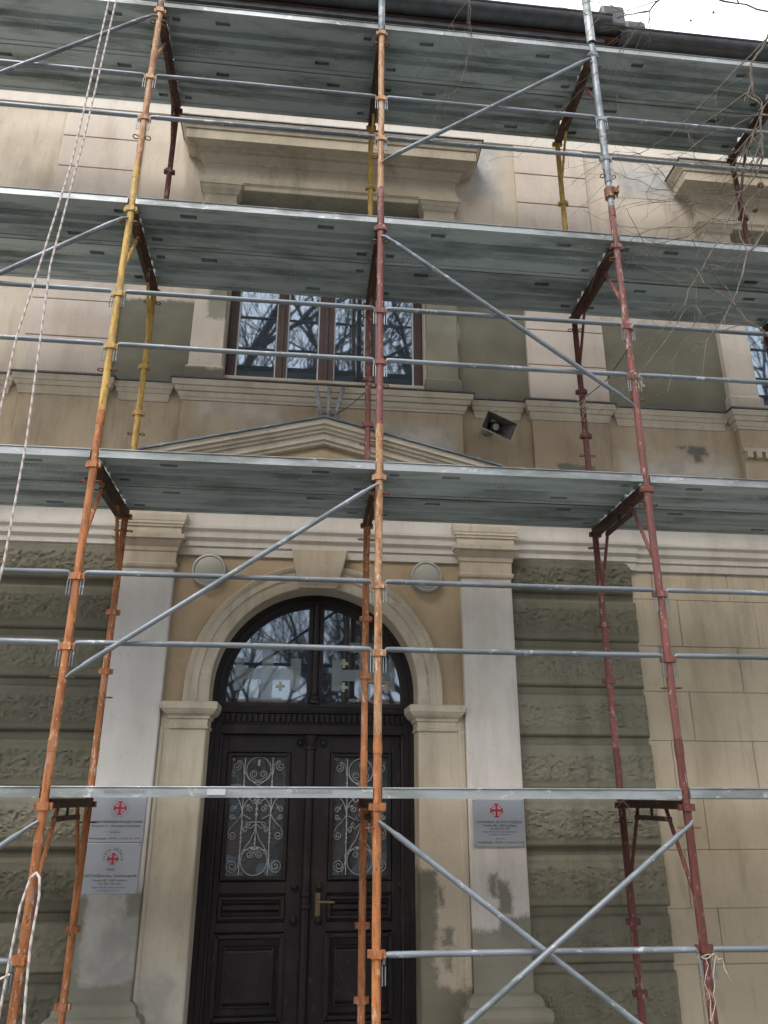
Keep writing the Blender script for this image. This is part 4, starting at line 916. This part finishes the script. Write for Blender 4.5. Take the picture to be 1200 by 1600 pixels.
for x,y,z,r in ((2.178,-1.2,5.408,.019),(2.111,-1.2,5.214,.016),(1.84,-1.55,6.35,.008),(1.72,-1.5,6.33,.007),(1.66,-1.5,6.16,.006)):
    m = MB(); m.lathe((x,y,z),(0,0,1),[(-r,.001),(-r*.85,r*.52),(-r*.5,r*.86),(0,r),(r*.5,r*.86),(r*.85,r*.52),(r,.001)],12); m.tube([(x,y,z+r),(x+.02,y,z+r+.05),(x+.02,y+.01,z+r+.11)],.0012,4); put('seed_ball', m, MT['ball'], T, smooth=True)

# ------------------------------------------------------------------ across the street (seen mirrored in the panes)
def bare_tree(seed):
    rnd = random.Random(seed); tr = MB(); cr_ = MB()
    tr.tube([(0,0,-.1),(.03,0,.6),(-.05,.03,2.5),(.04,0,4.4)],[.42,.30,.26,.22],12)
    def grow(p, d, L, r, lv):
        P = [p]; n = 5
        for i in range(n):
            d = (d+Vector((rnd.uniform(-.22,.22),rnd.uniform(-.22,.22),rnd.uniform(-.10,.20)))).normalized(); P.append(P[-1]+d*L/n)
        cr_.tube(P,[r*(1-.5*i/n) for i in range(n+1)],6 if lv < 2 else 4,caps=False)
        if lv < 4:
            for q in range(4 if lv < 2 else 5 if lv == 2 else 4):
                t = rnd.uniform(.25,1.0); i = min(n-1,int(t*n)); a = P[i].lerp(P[i+1],t*n-i)
                o = Vector((rnd.uniform(-1,1),rnd.uniform(-1,1),rnd.uniform(-.35,.7)))
                grow(a,(d*.75+o*.8).normalized(),L*rnd.uniform(.48,.70),r*.46,lv+1)
    for q in range(6):
        an = q*PI/3+rnd.uniform(-.3,.3); grow(Vector((.04,0,3.9+.12*q)),Vector((math.cos(an)*.7,math.sin(an)*.7,.9)).normalized(),4.4,.095,0)
    return tr, cr_
tr, cr_ = bare_tree(3); tm = tr.mesh('trunk'); cm = cr_.mesh('crown'); tm.materials.append(MT['far_bark']); cm.materials.append(MT['far_bark'])
for x,y,rz,sc,lb in ((-7.5,-10.5,.3,1.55,'leftmost of the tall row'),(-3.7,-10.2,1.7,1.6,'second from left of the tall row'),(4.2,-10.4,2.9,1.5,'second from right of the tall row'),(10.5,-11.0,4.4,1.6,'rightmost of the tall row'))+((-4.6,-15.0,2.2,.85,'left small one behind the row'),(.9,-16.6,5.2,.9,'middle small one behind the row'),(4.4,-15.4,3.6,.85,'right small one behind the row'),(-1.3,-13.4,1.1,.72,'nearest small one, left of the door axis'),(2.3,-13.8,4.0,.72,'nearest small one, right of the door axis')):
    t = thing('street_tree','bare street tree across the road, %s'%lb,'tree',(x,y,-.12),'bare trees along the far kerb')
    t.rotation_euler.z = rz; t.scale = (sc,)*3
    for nm,me in (('trunk',tm),('crown',cm)):
        o = bpy.data.objects.new(nm,me); COL.objects.link(o); o.parent = t
def far_house(x0, x1, y, h, mat, label):
    t = thing('house_opposite', label, 'building', ((x0+x1)/2,y,-.12), 'houses across the road')
    m = MB(); m.box(x0,x1,y-9,y,-.12,h); put('wall', m, MT[mat], t)
    m = MB(); m.add([(x0-.4,y+.5,h),(x1+.4,y+.5,h),(x1+.4,y-4.5,h+2.2),(x0-.4,y-4.5,h+2.2),(x0-.4,y-9.5,h),(x1+.4,y-9.5,h)],[(0,1,2,3),(3,2,5,4),(0,3,4),(1,5,2),(0,4,5,1)]); put('roof', m, MT['roof'], t)
    n = int((x1-x0)/2.6)
    for k in range(int(h/3.2)):
        for i in range(n):
            xc = x0+(i+.5)*(x1-x0)/n; z = 1.0+k*3.1
            m = MB(); m.box(xc-.62,xc+.62,y-.02,y+.05,z-.1,z+1.7); w = put('window', m, MT['win_white'], t)
            m = MB(); m.box(xc-.5,xc+.5,y+.05,y+.06,z,z+1.6); put('pane', m, MT['glass_door'], w)
far_house(-20,-5.5,-24,4.3,'pale','low pale house across the road, left of the brick one')
far_house(-4.8,7.5,-24.5,4.0,'brick','red brick house across the road between two pale ones')
far_house(8.2,22,-24,5.2,'pale','taller pale house across the road, right of the brick one')
